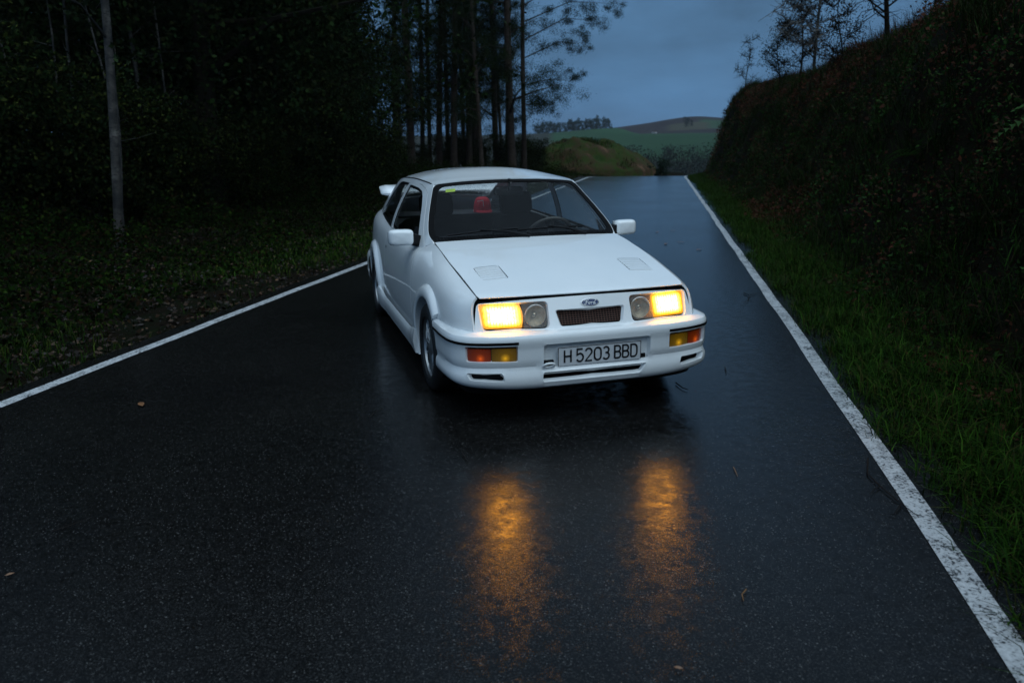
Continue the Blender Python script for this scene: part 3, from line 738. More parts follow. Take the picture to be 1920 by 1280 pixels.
def bmp_pt(s_, z):
    s_ = np.asarray(s_, float); z = np.asarray(z, float); a = np.abs(s_); g = np.sign(s_)+(s_ == 0)
    x = np.interp(a, tt, bx); y = np.interp(a, tt, by); n1 = np.interp(a, tt, nx); n2 = np.interp(a, tt, ny); d = bump_d(z)
    lift = .028*smoothstep(.35, 1.0, a)*smoothstep(.34, .20, z)          # lower edge sweeps up to the corners
    # the profile fades out along the flank
    d = d*(1-.35*smoothstep(.95, 1.25, a))
    return A(x+n1*d, g*(y+n2*d), z+lift)
sy = lambda y: float(np.interp(y, by, tt))        # arc position of a given y (front part)
def sx_(x): # arc position on the flank for given x
    return float(np.interp(-x, -bx, tt))
# chart stretched at the top where the shoulder rolls in
def bz_of(v): return pchip([.19, .515, .545, .60], [.19, .515, .5315, .536], v)
bmap = lambda s_, v: bmp_pt(s_, bz_of(v))
arch = lambda z: sx_(math.sqrt(max(.338**2-(z-.29)**2, .02)))
zs = np.linspace(.205, .515, 14)
rimR = [(arch(z), z) for z in zs]
IND_S0, IND_S1 = sy(.472), sy(.752)
ind = roundpoly([(IND_S0, .358), (IND_S1, .362), (IND_S1+.004, .452), (IND_S0, .452)], .010)
plate_rec = roundpoly([(-.322, .450), (-.322, .318), (.335, .318), (.345, .352), (.345, .450)], [.025, .012, .012, .02, .025])
slot_c = roundpoly([(-.325, .294), (-.330, .242), (.280, .242), (.318, .294)], [.012, .014, .02, .006])
slot_s = roundpoly([(sy(.545), .252), (sy(.735), .256), (sy(.752), .300), (sy(.56), .300)], [.02, .012, .010, .012])
holes = [ind, [(-a_, c_) for a_, c_ in ind][::-1], plate_rec, slot_c, slot_s, [(-a_, c_) for a_, c_ in slot_s][::-1]]
bout = rimR+[(arch(.515), .60)]+[(-arch(.515), .60)]+[(-a_, c_) for a_, c_ in rimR[::-1]]
bumper = part('front_bumper', panel_mesh('front_bumper', bmap, bout, holes, .022, .02, .005, hole_thick=.035, angle=32), 'paint')
# recess floor behind the plate, dark slots
def sheet(name, s0, s1, z0, z1, off, mat, parent, n=14):
    def fn(u, v):
        p = bmp_pt(u, v); a = np.abs(u); p[:, 0] -= np.interp(a, tt, nx)*off; p[:, 1] -= np.sign(u)*np.interp(a, tt, ny)*off; return p
    return grid(name, fn, np.linspace(s0, s1, n), np.linspace(z0, z1, 3), M[mat], parent, flip=False)
sheet('plate_recess', -.34, .36, .30, .46, .034, 'paint', bumper)
sheet('lower_intake', -.35, .34, .235, .30, .06, 'black', bumper)
for s in (1, -1):
    a0, a1 = (sy(.52), sy(.775)) if s > 0 else (-sy(.775), -sy(.52))
    sheet('side_intake', a0, a1, .25, .305, .05, 'black', bumper)
# dark opening in the right end of the recess
mb = MB(); mb.box((.832, .288, .328), (.842, .322, .352)); mb.build('recess_opening', M['black'], bumper)
# rubber strips with a white lip below
for s in (1, -1):
    u0, u1 = sy(.468), arch(.487)-.012
    def strip(off0, zlo, zhi):
        mb = MB(); V = []; us = np.linspace(u0, u1, 26)
        for u in us:
            for z, d in ((zlo, .0), (zlo+.002, off0), (zhi-.002, off0), (zhi, .0)):
                p = bmp_pt(np.array([s*u]), np.array([z]))[0]; n1, n2 = np.interp(u, tt, nx), np.interp(u, tt, ny)
                V.append((p[0]+n1*d, p[1]+s*n2*d, p[2]))
        F = [(i*4+j, i*4+j+1, (i+1)*4+j+1, (i+1)*4+j) for i in range(25) for j in range(3)]
        F += [(3, 2, 1, 0), (100, 101, 102, 103)]
        return mb.add(V, F if s < 0 else [q[::-1] for q in F])
    strip(.004, .473, .489).build('bumper_strip', M['rubber'], bumper)
    # indicator and fog lamp unit
    root = sheet('indicator', s*IND_S0 if s > 0 else -IND_S1, s*IND_S1 if s > 0 else -IND_S0, .355, .455, .024, 'black', CAR)
    split = sy(.622)
    for nm, q0, q1, mt in (('fog_lens', IND_S0+.004, split-.002, 'lens_yellow'), ('turn_lens', split+.002, IND_S1-.001, 'lens_orange')):
        cu = (q0+q1)/2
        def fn(u, z, cu=cu, hw=(q1-q0)/2):
            p = bmp_pt(s*u, z); k = .006-.004*((u-cu)/hw)**2-.016; p[:, 0] += np.interp(u, tt, nx)*k; p[:, 1] += s*np.interp(u, tt, ny)*k; return p
        part(nm, panel_mesh(nm, fn, roundpoly([(q0, .362), (q1, .363), (q1, .450), (q0, .449)], .006), (), .02, .012), mt, root)
# tow eye
mb = MB(); mb.tube([(.868+.012*math.sin(a_), -.292+.033*math.cos(a_), .340+.015*math.sin(a_)) for a_ in np.linspace(0, 2*math.pi, 21)], .0075, 8, False)
mb.build('tow_eye', M['paint'], bumper)
MB().box((.80, -.322, .320), (.850, -.258, .364)).build('tow_eye_pocket', M['black'], bumper)
# black chin spoiler
def chin(u, v):
    p = bmp_pt(u, np.full_like(u, .215)); a = np.abs(u); p[:, 0] -= np.interp(a, tt, nx)*(.045+.06*(1-v)); p[:, 1] -= np.sign(u)*np.interp(a, tt, ny)*(.035+.05*(1-v))
    p[:, 2] = .160+.080*v+.028*smoothstep(.35, 1.0, a)*v; return p
grid('chin_spoiler', chin, np.linspace(-arch(.22)+.03, arch(.22)-.03, 60), np.linspace(0, 1, 4), M['black'], bumper)
# number plate
PC = Vector((.8635, .0223, .3835))
plate_fn = lambda u, v, o_: (PC.x+o_-.03*0-.16*0*u*u, PC.y+u, PC.z+v)
mb = MB(); rp = roundpoly([(-.26, -.055), (.26, -.055), (.26, .055), (-.26, .055)], .007); n = len(rp)
mb.add([plate_fn(u, v, .0) for u, v in rp]+[plate_fn(u, v, -.004) for u, v in rp], [tuple(range(n))]+[(i, i+n, (i+1) % n+n, (i+1) % n) for i in range(n)])
plate = mb.build('number_plate', M['plate'], CAR, False)
MB().box((.835, -.16, .345), (.8590, .20, .42)).build('plate_bracket', M['black'], plate)
LT = {'H': [[(0, 0), (0, 1)], [(1, 0), (1, 1)], [(0, .5), (1, .5)]],
      '5': [[(.92, 1), (.1, 1), (.06, .52), (.2, .58)]+arc(.5, .32, .48, .32, 95, -20, 8)+arc(.48, .30, .48, .30, -40, -155, 7)],
      '2': [arc(.5, .72, .47, .28, 165, -25, 10)+[(.02, 0), (1, 0)]],
      '0': [arc(.5, .70, .48, .30, 0, 180, 10)+arc(.5, .30, .48, .30, 180, 360, 10)+[(.98, .70)]],
      '3': [arc(.46, .75, .44, .25, 150, -65, 10)+[(.36, .53)], [(.36, .53)]+arc(.46, .27, .50, .27, 70, -150, 11)],
      'B': [[(.02, 0), (.02, 1), (.55, 1)]+arc(.55, .76, .37, .24, 90, -90, 8)+[(.05, .52)], [(.1, .52), (.55, .52)]+arc(.58, .26, .40, .26, 90, -90, 8)+[(.02, 0)]],
      'D': [[(.02, 0), (.02, 1), (.5, 1)]+arc(.5, .66, .48, .34, 90, 0, 6)+arc(.5, .34, .48, .34, 0, -90, 6)+[(.02, 0)]]}
LAY = [('H', .040, .079), ('5', .114, .155), ('2', .168, .209), ('0', .224, .266), ('3', .279, .318), ('B', .351, .390), ('B', .402, .441), ('D', .454, .494)]
polys = []
for c_, x0, x1 in LAY:
    for pl in LT[c_]: polys.append([(-.26+x0+p[0]*(x1-x0), -.0365+p[1]*.073) for p in pl])
strokes(polys, .0105, lambda u, v: plate_fn(u, v, .0022)).build('plate_lettering', M['plate_ink'], plate, False)
strokes([[(-.2575, -.053), (-.2575, .0525), (.2575, .0525), (.2575, -.053)]], .0035, lambda u, v: plate_fn(u, v, .0018)).build('plate_edge', M['plate_ink'], plate, False)

# ---- front wings, doors, rear quarters (chart: x, q)
sq = side_q
def arch_pts(cx, r_, a0, a1, n=18): return [(cx+r_*math.cos(R(a)), .29+r_*math.sin(R(a))) for a in np.linspace(a0, a1, n)]
def chart(pts): return [(x, sq(x, z)) for x, z in pts]
DF, DR = -.555, -1.845                          # door shut lines
def front_edge(n=10):
    # follows the nose panel's side edge with a gap
    ys_ = roundpoly([(.615, .6886), (.661, .686), (.671, .640), (.694, .523)], [0, .03, 0, 0])
    return [(nose_x(y, z)-.012, z) for y, z in ys_[2:]]
fe = [(.657, .709), (.666, .690), (.683, .645), (.699, .60), (.716, .55), (.723, .527)]
wing_out = [(x, 0.0) for x in np.linspace(DF+.003, .645, 30)]+chart(fe[1:])+chart([(.66, .533), (.50, .533), (.33, .530)])+chart(arch_pts(0, .36, 42, 190, 24))+chart([(-.37, .20), (DF+.003, .20), (DF+.003, .5)])
both('front_wing', panel_mesh('front_wing', side, wing_out, (), .035, .014), 'paint')
door_out = [(x, 0.0) for x in np.linspace(DR, DF-.003, 28)]+chart([(DF-.003, z) for z in np.linspace(.80, .22, 10)])+chart([(x, .22) for x in np.linspace(DF-.05, -1.70, 12)])+chart([(-1.80, .26)])+chart([(DR, z) for z in np.linspace(.36, .85, 8)])
doors = both('door', panel_mesh('door', side, door_out, (), .04, .014), 'paint')
RW = -2.608
q_out = [(x, 0.0) for x in np.linspace(-3.55, DR-.006, 30)]+chart([(DR-.006, z) for z in np.linspace(.85, .36, 8)])+chart([(-1.806, .26), (-1.75, .205), (-2.20, .205)])+chart(arch_pts(RW, .37, -15+0, 180, 24))+chart([(-3.0, .43), (-3.3, .43), (-3.55, .43), (-3.55, .70)])
both('rear_quarter', panel_mesh('rear_quarter', side, q_out, (), .04, .014), 'paint')
# lock
for s in (1, -1):
    y = side_yz(-1.78, .735); mb = MB(); mb.box((-1.80, s*(y-.004)-.004, .715), (-1.765, s*(y+.003)+.004, .755)); mb.build('door_lock', M['black'], doors[0 if s > 0 else 1])

# ---- greenhouse sides: pillar / roof rail piece, door frame, quarter frame
def ex(v): return -.43-.545*v
edge = [(ex(v), float(pchip(EX, EW, ex(v)))*WS) for v in np.linspace(0, 1, 16)]           # windscreen side
def seam_pt(v):                                                                          # door-frame shut line
    return edge
seamA = [(-.535, .0), (-.60, .165*WS), (-.70, .345*WS), (-.80, .53*WS), (-.90, .705*WS), (-.99, .835*WS), (-1.10, .90*WS), (-1.25, .925*WS), (-1.6, .935*WS), (-1.72, .935*WS)]
rail = edge+[(x, WS) for x in np.linspace(-1.05, -3.30, 40)]+[(-3.26, .75*WS), (-3.16, .45*WS), (-3.02, .15*WS), (-2.95, .0)]+[(-2.74, .0), (-2.66, .16*WS), (-2.53, .45*WS), (-2.38, .75*WS), (-2.28, .885*WS)]+[(-2.10, .905*WS), (-1.70, .90*WS)]+[(p[0]+.006, p[1]+.004) for p in seamA[::-1][2:]]
both('roof_rail', panel_mesh('roof_rail', green, rail, (), .03, .014), 'paint')
DWf = [(-.66, .02*WS), (-.76, .235*WS), (-.86, .44*WS), (-.96, .625*WS), (-1.05, .765*WS), (-1.13, .835*WS), (-1.28, .865*WS), (-1.60, .872*WS)]
dw = roundpoly(DWf+[(-1.665, .87*WS), (-1.775, .03*WS)], [.01, 0, 0, 0, 0, .02, 0, 0, .02, .015])
frame_out = seamA[:-1]+[(-1.695, .935*WS), (-1.80, .10*WS), (-1.815, .0)]
door_fr = both('door_frame', panel_mesh('door_frame', green, [(x-.002, w_) for x, w_ in frame_out], [dw], .025, .014, hole_thick=.016), 'paint')
bp = [(-1.700, .90*WS), (-1.822, .0), (-1.86, .0), (-1.735, .90*WS)]
both('b_pillar', panel_mesh('b_pillar', green, bp, (), .03, .014), 'paint')
qw = [(-1.742, .90*WS), (-1.866, .0), (-2.735, .0), (-2.655, .16*WS), (-2.525, .45*WS), (-2.375, .75*WS), (-2.275, .883*WS), (-2.10, .90*WS)]
def inset_map(d):
    def fn(x, w_):
        p = green(x, w_); p[:, 1] -= d*.9; p[:, 2] -= d*.3; return p
    return fn
for s in (0, 1):
    for nm, o_, par in (('door_glass', dw, doors[s]), ('quarter_glass', qw, CAR)):
        me = panel_mesh(nm, inset_map(.010), o_, (), .05, 0.0)
        if s: me = mirror_mesh(me)
        part(nm, me, 'glass_side', par)
        # black rubber surround
        c_ = np.mean(o_, 0); inn = [tuple(c_+(np.array(p)-c_)*np.array([.955, .88])) for p in o_]
        me = panel_mesh('window_rubber', inset_map(.006), o_, [inn], .03, 0.004)
        if s: me = mirror_mesh(me)
        part('window_rubber', me, 'rubber', par)
# black sail in the front corner of the door window
for s in (0, 1):
    me = panel_mesh('mirror_sail', inset_map(-.004), [(-.64, .01*WS), (-.90, .01*WS), (-.885, .30*WS), (-.79, .30*WS)], (), .03, .01)
    if s: me = mirror_mesh(me)
    part('mirror_sail', me, 'black', doors[s])
# ---- roof, windscreen, tailgate
ro = [(ex(1)+.0+(.065)*(1-(u*u)), u*.556) for u in np.linspace(-1, 1, 22)]
rl = [(x, float(pchip(GX, GY, x))-.006) for x in np.linspace(-1.0, -2.56, 24)]
rr = [(-2.56+.0*u, u*.556) for u in np.linspace(1, -1, 14)]
roof_out = ro+rl+rr[1:-1]+[(x, -y) for x, y in rl[::-1]]
part('roof', panel_mesh('roof', roof, roof_out, (), .05, .014), 'paint')
mb = MB()
for s in (1, -1): mb = MB(); mb.tube([tuple(A(np.array([x]), s*pchip(GX, GY, np.array([x])), pchip(GX, GZ, np.array([x]))-.002)[0]) for x in np.linspace(-1.02, -2.5, 24)], .005, 6); mb.build('gutter', M['rubber'])if False else mb.build('gutter', M['rubber'], CAR)
SU, SV = .66, .62       # chart scale of the screen
smap = lambda a_, b_: screen(a_/SU, b_/SV)
sc_out = roundpoly([(-.995*SU, .0), (.995*SU, .0), (.995*SU, .995*SV), (-.995*SU, .995*SV)], [.06, .06, .05, .05], 8)
sc_in = roundpoly([(-.935*SU, .105*SV), (.935*SU, .105*SV), (.925*SU, .950*SV), (-.925*SU, .950*SV)], [.05, .05, .06, .06], 8)
def off_map(fm, d):
    def fn(a_, b_):
        p = fm(a_, b_); p[:, 0] += d*.55; p[:, 2] += d*.83; return p
    return fn
wscr = part('windscreen', panel_mesh('windscreen', off_map(smap, -.004), roundpoly([(-.97*SU, .03*SV), (.97*SU, .03*SV), (.97*SU, .98*SV), (-.97*SU, .98*SV)], .05), (), .05, 0.0), 'glass')
part('screen_rubber', panel_mesh('screen_rubber', smap, sc_out, [sc_in], .03, .008), 'rubber', wscr)
# cowl: ribbed black strip below the glass
def cowl(u, v):
    p = screen(u, np.zeros_like(u)); q = A(-.352-.056*u*u, u*.672, hood_z(-.352, u*.66)-.004); k = v[:, None]; r_ = p*(1-k)+q*k; r_[:, 2] += .004*np.sin(v*np.pi); return r_
grid('cowl', cowl, np.linspace(-.985, .985, 30), np.linspace(0, 1, 4), M['black'], CAR, flip=True)
mb = MB()
for k in range(62):
    u = -.95+k*1.9/61; p = screen(np.array([u, u]), np.array([.012, .088])); mb.tube([p[0]+[.002, 0, .004], p[1]+[.002, 0, .004]], .0032, 4)
mb.build('cowl_rib', M['black'], CAR)
# sticker, rain on the glass
me = panel_mesh('sticker', off_map(smap, -.008), [(-.83*SU, .855*SV), (-.71*SU, .855*SV), (-.71*SU, .905*SV), (-.83*SU, .905*SV)], (), .03, 0.0)
part('sticker', me, 'sticker', wscr)
mb = MB()
for k in range(420):
    u, v = RNG.uniform(-.90, .90), 1-abs(RNG.normal(0, .10))-.05
    if k % 4 == 0: v = RNG.uniform(.12, .95)
    if k % 7 == 0: u, v = RNG.uniform(.55, .9), RNG.uniform(.12, .35)
    if v < .12: continue
    p = screen(np.array([u]), np.array([v]))[0]; r_ = RNG.uniform(.0014, .0034)
    V = [p+np.array([.55, 0, .83])*r_*.55]+[p+np.array([-.83*math.sin(a_), math.cos(a_), .55*math.sin(a_)])*r_ for a_ in np.linspace(0, 2*math.pi, 7)[:-1]]
    mb.add(V, [(0, 1+i, 1+(i+1) % 6) for i in range(6)])
tag(mb.build('rain_drops', M['drop'], wscr), kind='stuff')
# wipers
for (u0, v0), (u1, v1), (ua, va) in (((-.84, .09), (-.10, .165), (-.02, .02)), ((-.12, .13), (.62, .155), (.62, .02))):
    mb = MB(); n_ = 12
    pts = [screen(np.array([u0+(u1-u0)*k/n_]), np.array([v0+(v1-v0)*k/n_+.012*math.sin(math.pi*k/n_)]))[0]+np.array([.012, 0, .016]) for k in range(n_+1)]
    mb.tube(pts, .0065, 6)
    q0 = screen(np.array([ua]), np.array([va]))[0]+np.array([.02, 0, .012]); q1 = (pts[5]+pts[6])/2+np.array([.006, 0, .012])
    mb.tube([q0, (q0+q1)/2+np.array([.008, 0, .012]), q1], [.010, .008, .006], 6)
    mb.build('wiper', M['black'], CAR)
# tailgate: glass frame, glass, tail panel
def back(u, v):
    """u -1..1 across, v 0 roof .. 1 tail"""
    u = np.asarray(u, float); v = np.asarray(v, float); x = -2.57-.78*v; ty, tz = pchip(GX, GY, x), pchip(GX, GZ, x)
    return A(x-.04*(1-u*u)*v, u*(ty-.004), tz+.060*(1-np.abs(u)**2.4)*(1-.55*v))
BU, BV = .56, .85
gl = roundpoly([(-.86*BU, .08*BV), (.86*BU, .08*BV), (.88*BU, .86*BV), (-.88*BU, .86*BV)], .05)
bmap2 = lambda a_, b_: back(a_/BU, b_/BV)
tg = part('tailgate', panel_mesh('tailgate', bmap2, [(-.995*BU, .005), (.995*BU, .005), (.995*BU, BV), (-.995*BU, BV)], [gl], .04, .014), 'paint')
part('rear_glass', panel_mesh('rear_glass', bmap2, roundpoly([(-.87*BU, .07*BV), (.87*BU, .07*BV), (.89*BU, .87*BV), (-.89*BU, .87*BV)], .05), (), .05, 0.0), 'glass_mist', tg)
def tail(u, v):
    u = np.asarray(u, float); v = np.asarray(v, float)
    yy = .545+.085*smoothstep(0, .35, v)+.0*v; xx = -3.39-.17*smoothstep(0, .4, v)-.02*v; zz = 1.035-.60*v
    return A(xx-.05*(1-u*u), u*(yy+.03*v), zz)
grid('tail_panel', tail, np.linspace(-1, 1, 16), np.linspace(0, 1, 14), M['paint'], tg)
for s in (1, -1):
    def tl(u, v): p = tail(s*(.62+.36*u), .42+.28*v); p[:, 0] -= .006; return p
    grid('tail_light', tl, np.linspace(0, 1, 8), np.linspace(0, 1, 4), M['lens_red'], CAR, flip=s < 0)
# closing strip between tail and quarters
for s in (1, -1):
    def cl(u, v):
        p0 = side(-2.95-.60*u, np.zeros_like(u)); p1 = A(-3.02-.55*u, .545+0*u, 1.16-.26*u); r_ = p0*(1-v[:, None])+p1*v[:, None]; r_[:, 1] *= s; return r_
    grid('rear_shoulder', cl, np.linspace(0, 1, 12), np.linspace(0, 1, 4), M['paint'], CAR, flip=s > 0)
    def cl2(u, v):
        p0 = side(np.full_like(u, -3.55), u*.50*QS); p1 = tail(np.ones_like(u), u*.75+.12); r_ = p0*(1-v[:, None])+p1*v[:, None]; r_[:, 1] *= s; return r_
    grid('rear_corner', cl2, np.linspace(0, 1, 10), np.linspace(0, 1, 4), M['paint'], CAR, flip=s > 0)
# rear bumper
RY = np.array([0, .4, .62, .72, .775, .805, .825, .832]); RX = np.array([-3.70, -3.68, -3.63, -3.57, -3.48, -3.36, -3.2, -2.99])
def rbump(u, v):
    a = np.abs(u); y = np.interp(a, np.linspace(0, 1, 8), RY); x = np.interp(a, np.linspace(0, 1, 8), RX)
    d = pchip([0, .12, .3, .7, .9, 1], [-.05, -.01, 0.008, .012, 0, -.05], v)
    return A(x-d*(a < .75), np.sign(u)*(y+d), .20+.36*v)
grid('rear_bumper', rbump, np.linspace(-1, 1, 61), np.linspace(0, 1, 14), M['paint'], CAR)
# whale-tail spoiler on two feet
def wing(u, v):
    # closed section around v, spanwise u
    a_ = v*2*math.pi; ee = np.sqrt(np.clip(1-(np.clip((np.abs(u)-.90)/.10, 0, 1))**2, .02, 1)); ch = (.17-.035*np.abs(u)**3)*(.35+.65*ee); x = -3.20-.16*(1-np.abs(u)**2*.35)+ch*np.cos(a_); th_ = (.026+.040*np.abs(u)**3)*ee
    return A(x, u*.655, 1.150+th_*np.sin(a_)*(.75+.25*np.cos(a_))-.03*(np.cos(a_)+.3)-.015*np.abs(u)**3+.012)
sp = grid('spoiler', wing, np.concatenate([[-1.0], np.linspace(-.985, .985, 24), [1.0]]), np.linspace(0, 1, 21), M['paint'], CAR, flip=False)
for u in (-1, 1):
    mb = MB(); V = [tuple(p) for p in wing(np.full(20, float(u)), np.linspace(0, 1, 21)[:-1])]; mb.add(V, [tuple(range(20)) if u > 0 else tuple(range(19, -1, -1))]); mb.build('spoiler_end', M['paint'], sp)
for s in (1, -1):
    mb = MB(); mb.add([(-3.24, s*.40, 1.05), (-3.40, s*.40, 1.00), (-3.40, s*.47, 1.00), (-3.24, s*.47, 1.05), (-3.22, s*.41, 1.16), (-3.42, s*.41, 1.16), (-3.42, s*.46, 1.16), (-3.22, s*.46, 1.16)],
                      [(0, 1, 5, 4), (1, 2, 6, 5), (2, 3, 7, 6), (3, 0, 4, 7)]); mb.build('spoiler_foot', M['paint'], sp, False)

# ---- wheel-arch flares and sills
def flare(cx, ri, ro_, a0, a1, name, bulge, n=34):
    """ring over the arch: root on the body, crest proud of it, lip turned into the wheel house"""
    prof = [(1.0, .000), (.93, .010), (.80, bulge*.75), (.60, bulge), (.30, bulge*1.0), (.08, bulge*.92), (.0, bulge*.75), (.0, -.055)]
    V = []
    for a in np.linspace(a0, a1, n):
        fade = 1
        for k, d in prof:
            r_ = ri+(ro_-ri)*k; x, z = cx+r_*math.cos(R(a)), .29+r_*math.sin(R(a)); zz = max(z, .165)
            y = side_yz(min(x, .60), max(min(zz, .72), .25)); V.append((x, y+d, zz))
    m_ = len(prof); F = [(i*m_+j, i*m_+j+1, (i+1)*m_+j+1, (i+1)*m_+j) for i in range(n-1) for j in range(m_-1)]
    F += [tuple(range(m_-1, -1, -1)), tuple(range((n-1)*m_, n*m_))]
    return mesh(name, V, F, True, 40)
fl_f = both('wheel_flare', flare(0, .330, .412, 43, 203, 'wheel_flare', .030), 'paint')
fl_r = both('wheel_flare', flare(RW, .330, .430, -14, 200, 'wheel_flare', .034), 'paint')
# side skirts
for s in (1, -1):
    V = []; xs = np.linspace(-.335, -2.24, 26)
    for x in xs:
        e1 = smoothstep(-.62, -.34, x); e2 = smoothstep(-1.85, -2.22, x)
        pr_ = [(.838, .300+.04*e2+.05*e1), (.848+.010*e2+.010*e1, .290+.05*e2+.05*e1), (.856+.014*(e2+e1), .262+.05*e2), (.852+.012*(e1+e2), .215), (.845+.010*(e1+e2), .170), (.80, .160)]
        V += [(x, s*y, z) for y, z in pr_]
    F = [(i*6+j, (i+1)*6+j, (i+1)*6+j+1, i*6+j+1) for i in range(25) for j in range(5)]+[(0, 1, 2, 3, 4, 5), tuple(range(25*6+5, 25*6-1, -1))]
    MB().add(V, F if s < 0 else [q[::-1] for q in F]).build('side_skirt', M['paint'], CAR, angle=50)
# wheel houses, floor, dark inner shell
for cx in (0, RW):
    for s in (1, -1):
        mb = MB(); V = []; n = 24
        for a in np.linspace(-20, 200, n):
            x, z = cx+.352*math.cos(R(a)), .29+.352*math.sin(R(a)); z = max(z, .17)
            V += [(x, s*.80, z), (x, s*.56, z)]
        F = [(2*i, 2*i+1, 2*i+3, 2*i+2) for i in range(n-1)]+[tuple(range(1, 2*n, 2))]
        mb.add(V, F).build('wheel_house', M['rubber'], CAR)
MB().box((-3.5, -.74, .17), (.52, .74, .21)).build('underbody', M['rubber'], CAR)
MB().box((-.42, -.66, .21), (.45, .66, .70)).build('engine_bay', M['rubber'], CAR)
MB().box((-.46, -.74, .21), (-.425, .74, .86)).build('bulkhead', M['rubber'], CAR)

# ---- wheels
M['brake'] = simple('brake_dark', (.02, .018, .017), .6, metal=.4)
def wheel(cx, s):
    w = empty('wheel', (cx, s*.735, .290), 0, CAR)
    mb = MB(); tp = [(.197, .088), (.205, .098), (.235, .105), (.262, .101), (.280, .088), (.289, .070), (.291, .03), (.291, -.03), (.289, -.07), (.280, -.088), (.250, -.102), (.205, -.098), (.197, -.088)]
    mb.lathe(tp, 64); mb.build('tyre', M['tyre'], w)
    mb = MB(); mb.lathe([(.206, .098), (.207, .090), (.200, .086), (.192, .084), (.184, .060), (.176, .02), (.174, -.06), (.195, -.09)], 56)
    mb.lathe([(.0, .080), (.030, .080), (.042, .074), (.060, .070), (.064, .055), (.064, .02)], 32)
    for k in range(16):
        for sg in (1, -1):
            a0 = 2*math.pi*k/16; a1 = a0+sg*.36
            mb.tube([(.056*math.cos(a0), .064, .056*math.sin(a0)), (.12*math.cos((a0+a1)/2), .074, .12*math.sin((a0+a1)/2)), (.190*math.cos(a1), .066, .190*math.sin(a1))], [.0075, .0065, .0075], 5)
    mb.build('rim', M['alloy'], w)
    mb = MB(); mb.lathe([(.02, .0), (.135, .0), (.140, -.006), (.135, -.022), (.02, -.022)], 40); mb.lathe([(.0, -.03), (.172, -.03)], 30); mb.build('brake_disc', M['brake'], w)
    if s < 0: w.rotation_euler = (0, 0, math.pi)
    return w
for cx in (0, RW):
    for s in (1, -1): wheel(cx, s)

# ---- door mirrors
for s in (0, 1):
    sg = 1 if s == 0 else -1
    root = None
    V = []; n1, n2 = 15, 26
    for i in range(n1):
        k = -1+2*i/(n1-1); ph = k*math.pi/2
        for j in range(n2):
            a = 2*math.pi*j/n2; cs, sn = math.cos(a), math.sin(a); e_ = .42
            rx = math.copysign(abs(cs)**e_, cs); rz = math.copysign(abs(sn)**e_, sn)
            ln_ = math.cos(ph)**.38 if abs(k) < 1 else 0
            xx = .055*math.copysign(abs(math.sin(ph))**.8, k)
            lead = -.020*(rx*ln_+1)       # outer end swept back a little
            V.append((-.665+xx+lead*.6, sg*(.869+.090*rx*ln_), .937+.058*rz*ln_-.006*rx*ln_*0))
    F = [(i*n2+j, i*n2+(j+1) % n2, (i+1)*n2+(j+1) % n2, (i+1)*n2+j) for i in range(n1-1) for j in range(n2)]
    mir = MB().add(V, F if sg > 0 else [q[::-1] for q in F]).build('door_mirror', M['paint'], CAR, angle=60)
    MB().box((-.728, min(sg*.79, sg*.945), .895), (-.722, max(sg*.79, sg*.945), .983)).build('mirror_glass', M['chrome'], mir)
    mb = MB(); mb.add([(-.63, sg*.795, .90), (-.70, sg*.795, .90), (-.70, sg*.795, .965), (-.63, sg*.795, .965), (-.645, sg*.735, .868), (-.80, sg*.745, .868), (-.80, sg*.735, .945), (-.665, sg*.725, .945)],
                      [(0, 1, 5, 4), (1, 2, 6, 5), (2, 3, 7, 6), (3, 0, 4, 7), (0, 3, 2, 1), (4, 5, 6, 7)]); mb.build('mirror_arm', M['black'], mir, False)

# ---- cabin
MB().box((-3.3, -.70, .21), (-.46, .70, .34)).build('cabin_floor', M['interior'], CAR)
mb = MB(); prof = [(-.46, .86), (-.50, .90), (-.62, .925), (-.80, .915), (-.88, .88), (-.88, .60), (-.70, .45)]
V = [(x, y, z) for y in (-.68, .68) for x, z in prof]; n = len(prof); mb.add(V, [(i, i+1, n+i+1, n+i) for i in range(n-1)]); mb.build('dashboard', M['interior'], CAR, angle=50)
mb = MB(); c0 = Vector((-1.0, .36, .86)); nrm = Vector((-.80, 0, .60)).normalized(); uu = Vector((0, 1, 0)); vv = nrm.cross(uu)
mb.tube([c0+(uu*math.cos(a_)+vv*math.sin(a_))*.185 for a_ in np.linspace(0, 2*math.pi, 33)], .014, 8, False)
for a_ in (R(20), R(160), R(270)): mb.tube([c0-nrm*.02, c0+(uu*math.cos(a_)+vv*math.sin(a_))*.18], [.025, .012], 6)
mb.tube([c0-nrm*.02, c0-nrm*.22], .03, 8); mb.build('steering_wheel', simple('wheel_leather', (.05, .045, .04), .55), CAR)
def cushion(mb, lo, hi, M_=None, r_=.05):
    """rounded block"""
    c = (np.array(lo)+np.array(hi))/2; h = (np.array(hi)-np.array(lo))/2; V = []; n1, n2 = 9, 20
    for i in range(n1):
        ph = -math.pi/2+math.pi*i/(n1-1)
        for j in range(n2):
            a = 2*math.pi*j/n2; cp = math.cos(ph); P_ = np.array([cp*math.cos(a), cp*math.sin(a), math.sin(ph)]); P_ = np.sign(P_)*np.abs(P_)**.42
            p = c+h*P_; V.append(tuple(M_ @ Vector(p)) if M_ is not None else tuple(p))
    mb.add(V, [(i*n2+j, i*n2+(j+1) % n2, (i+1)*n2+(j+1) % n2, (i+1)*n2+j) for i in range(n1-1) for j in range(n2)])
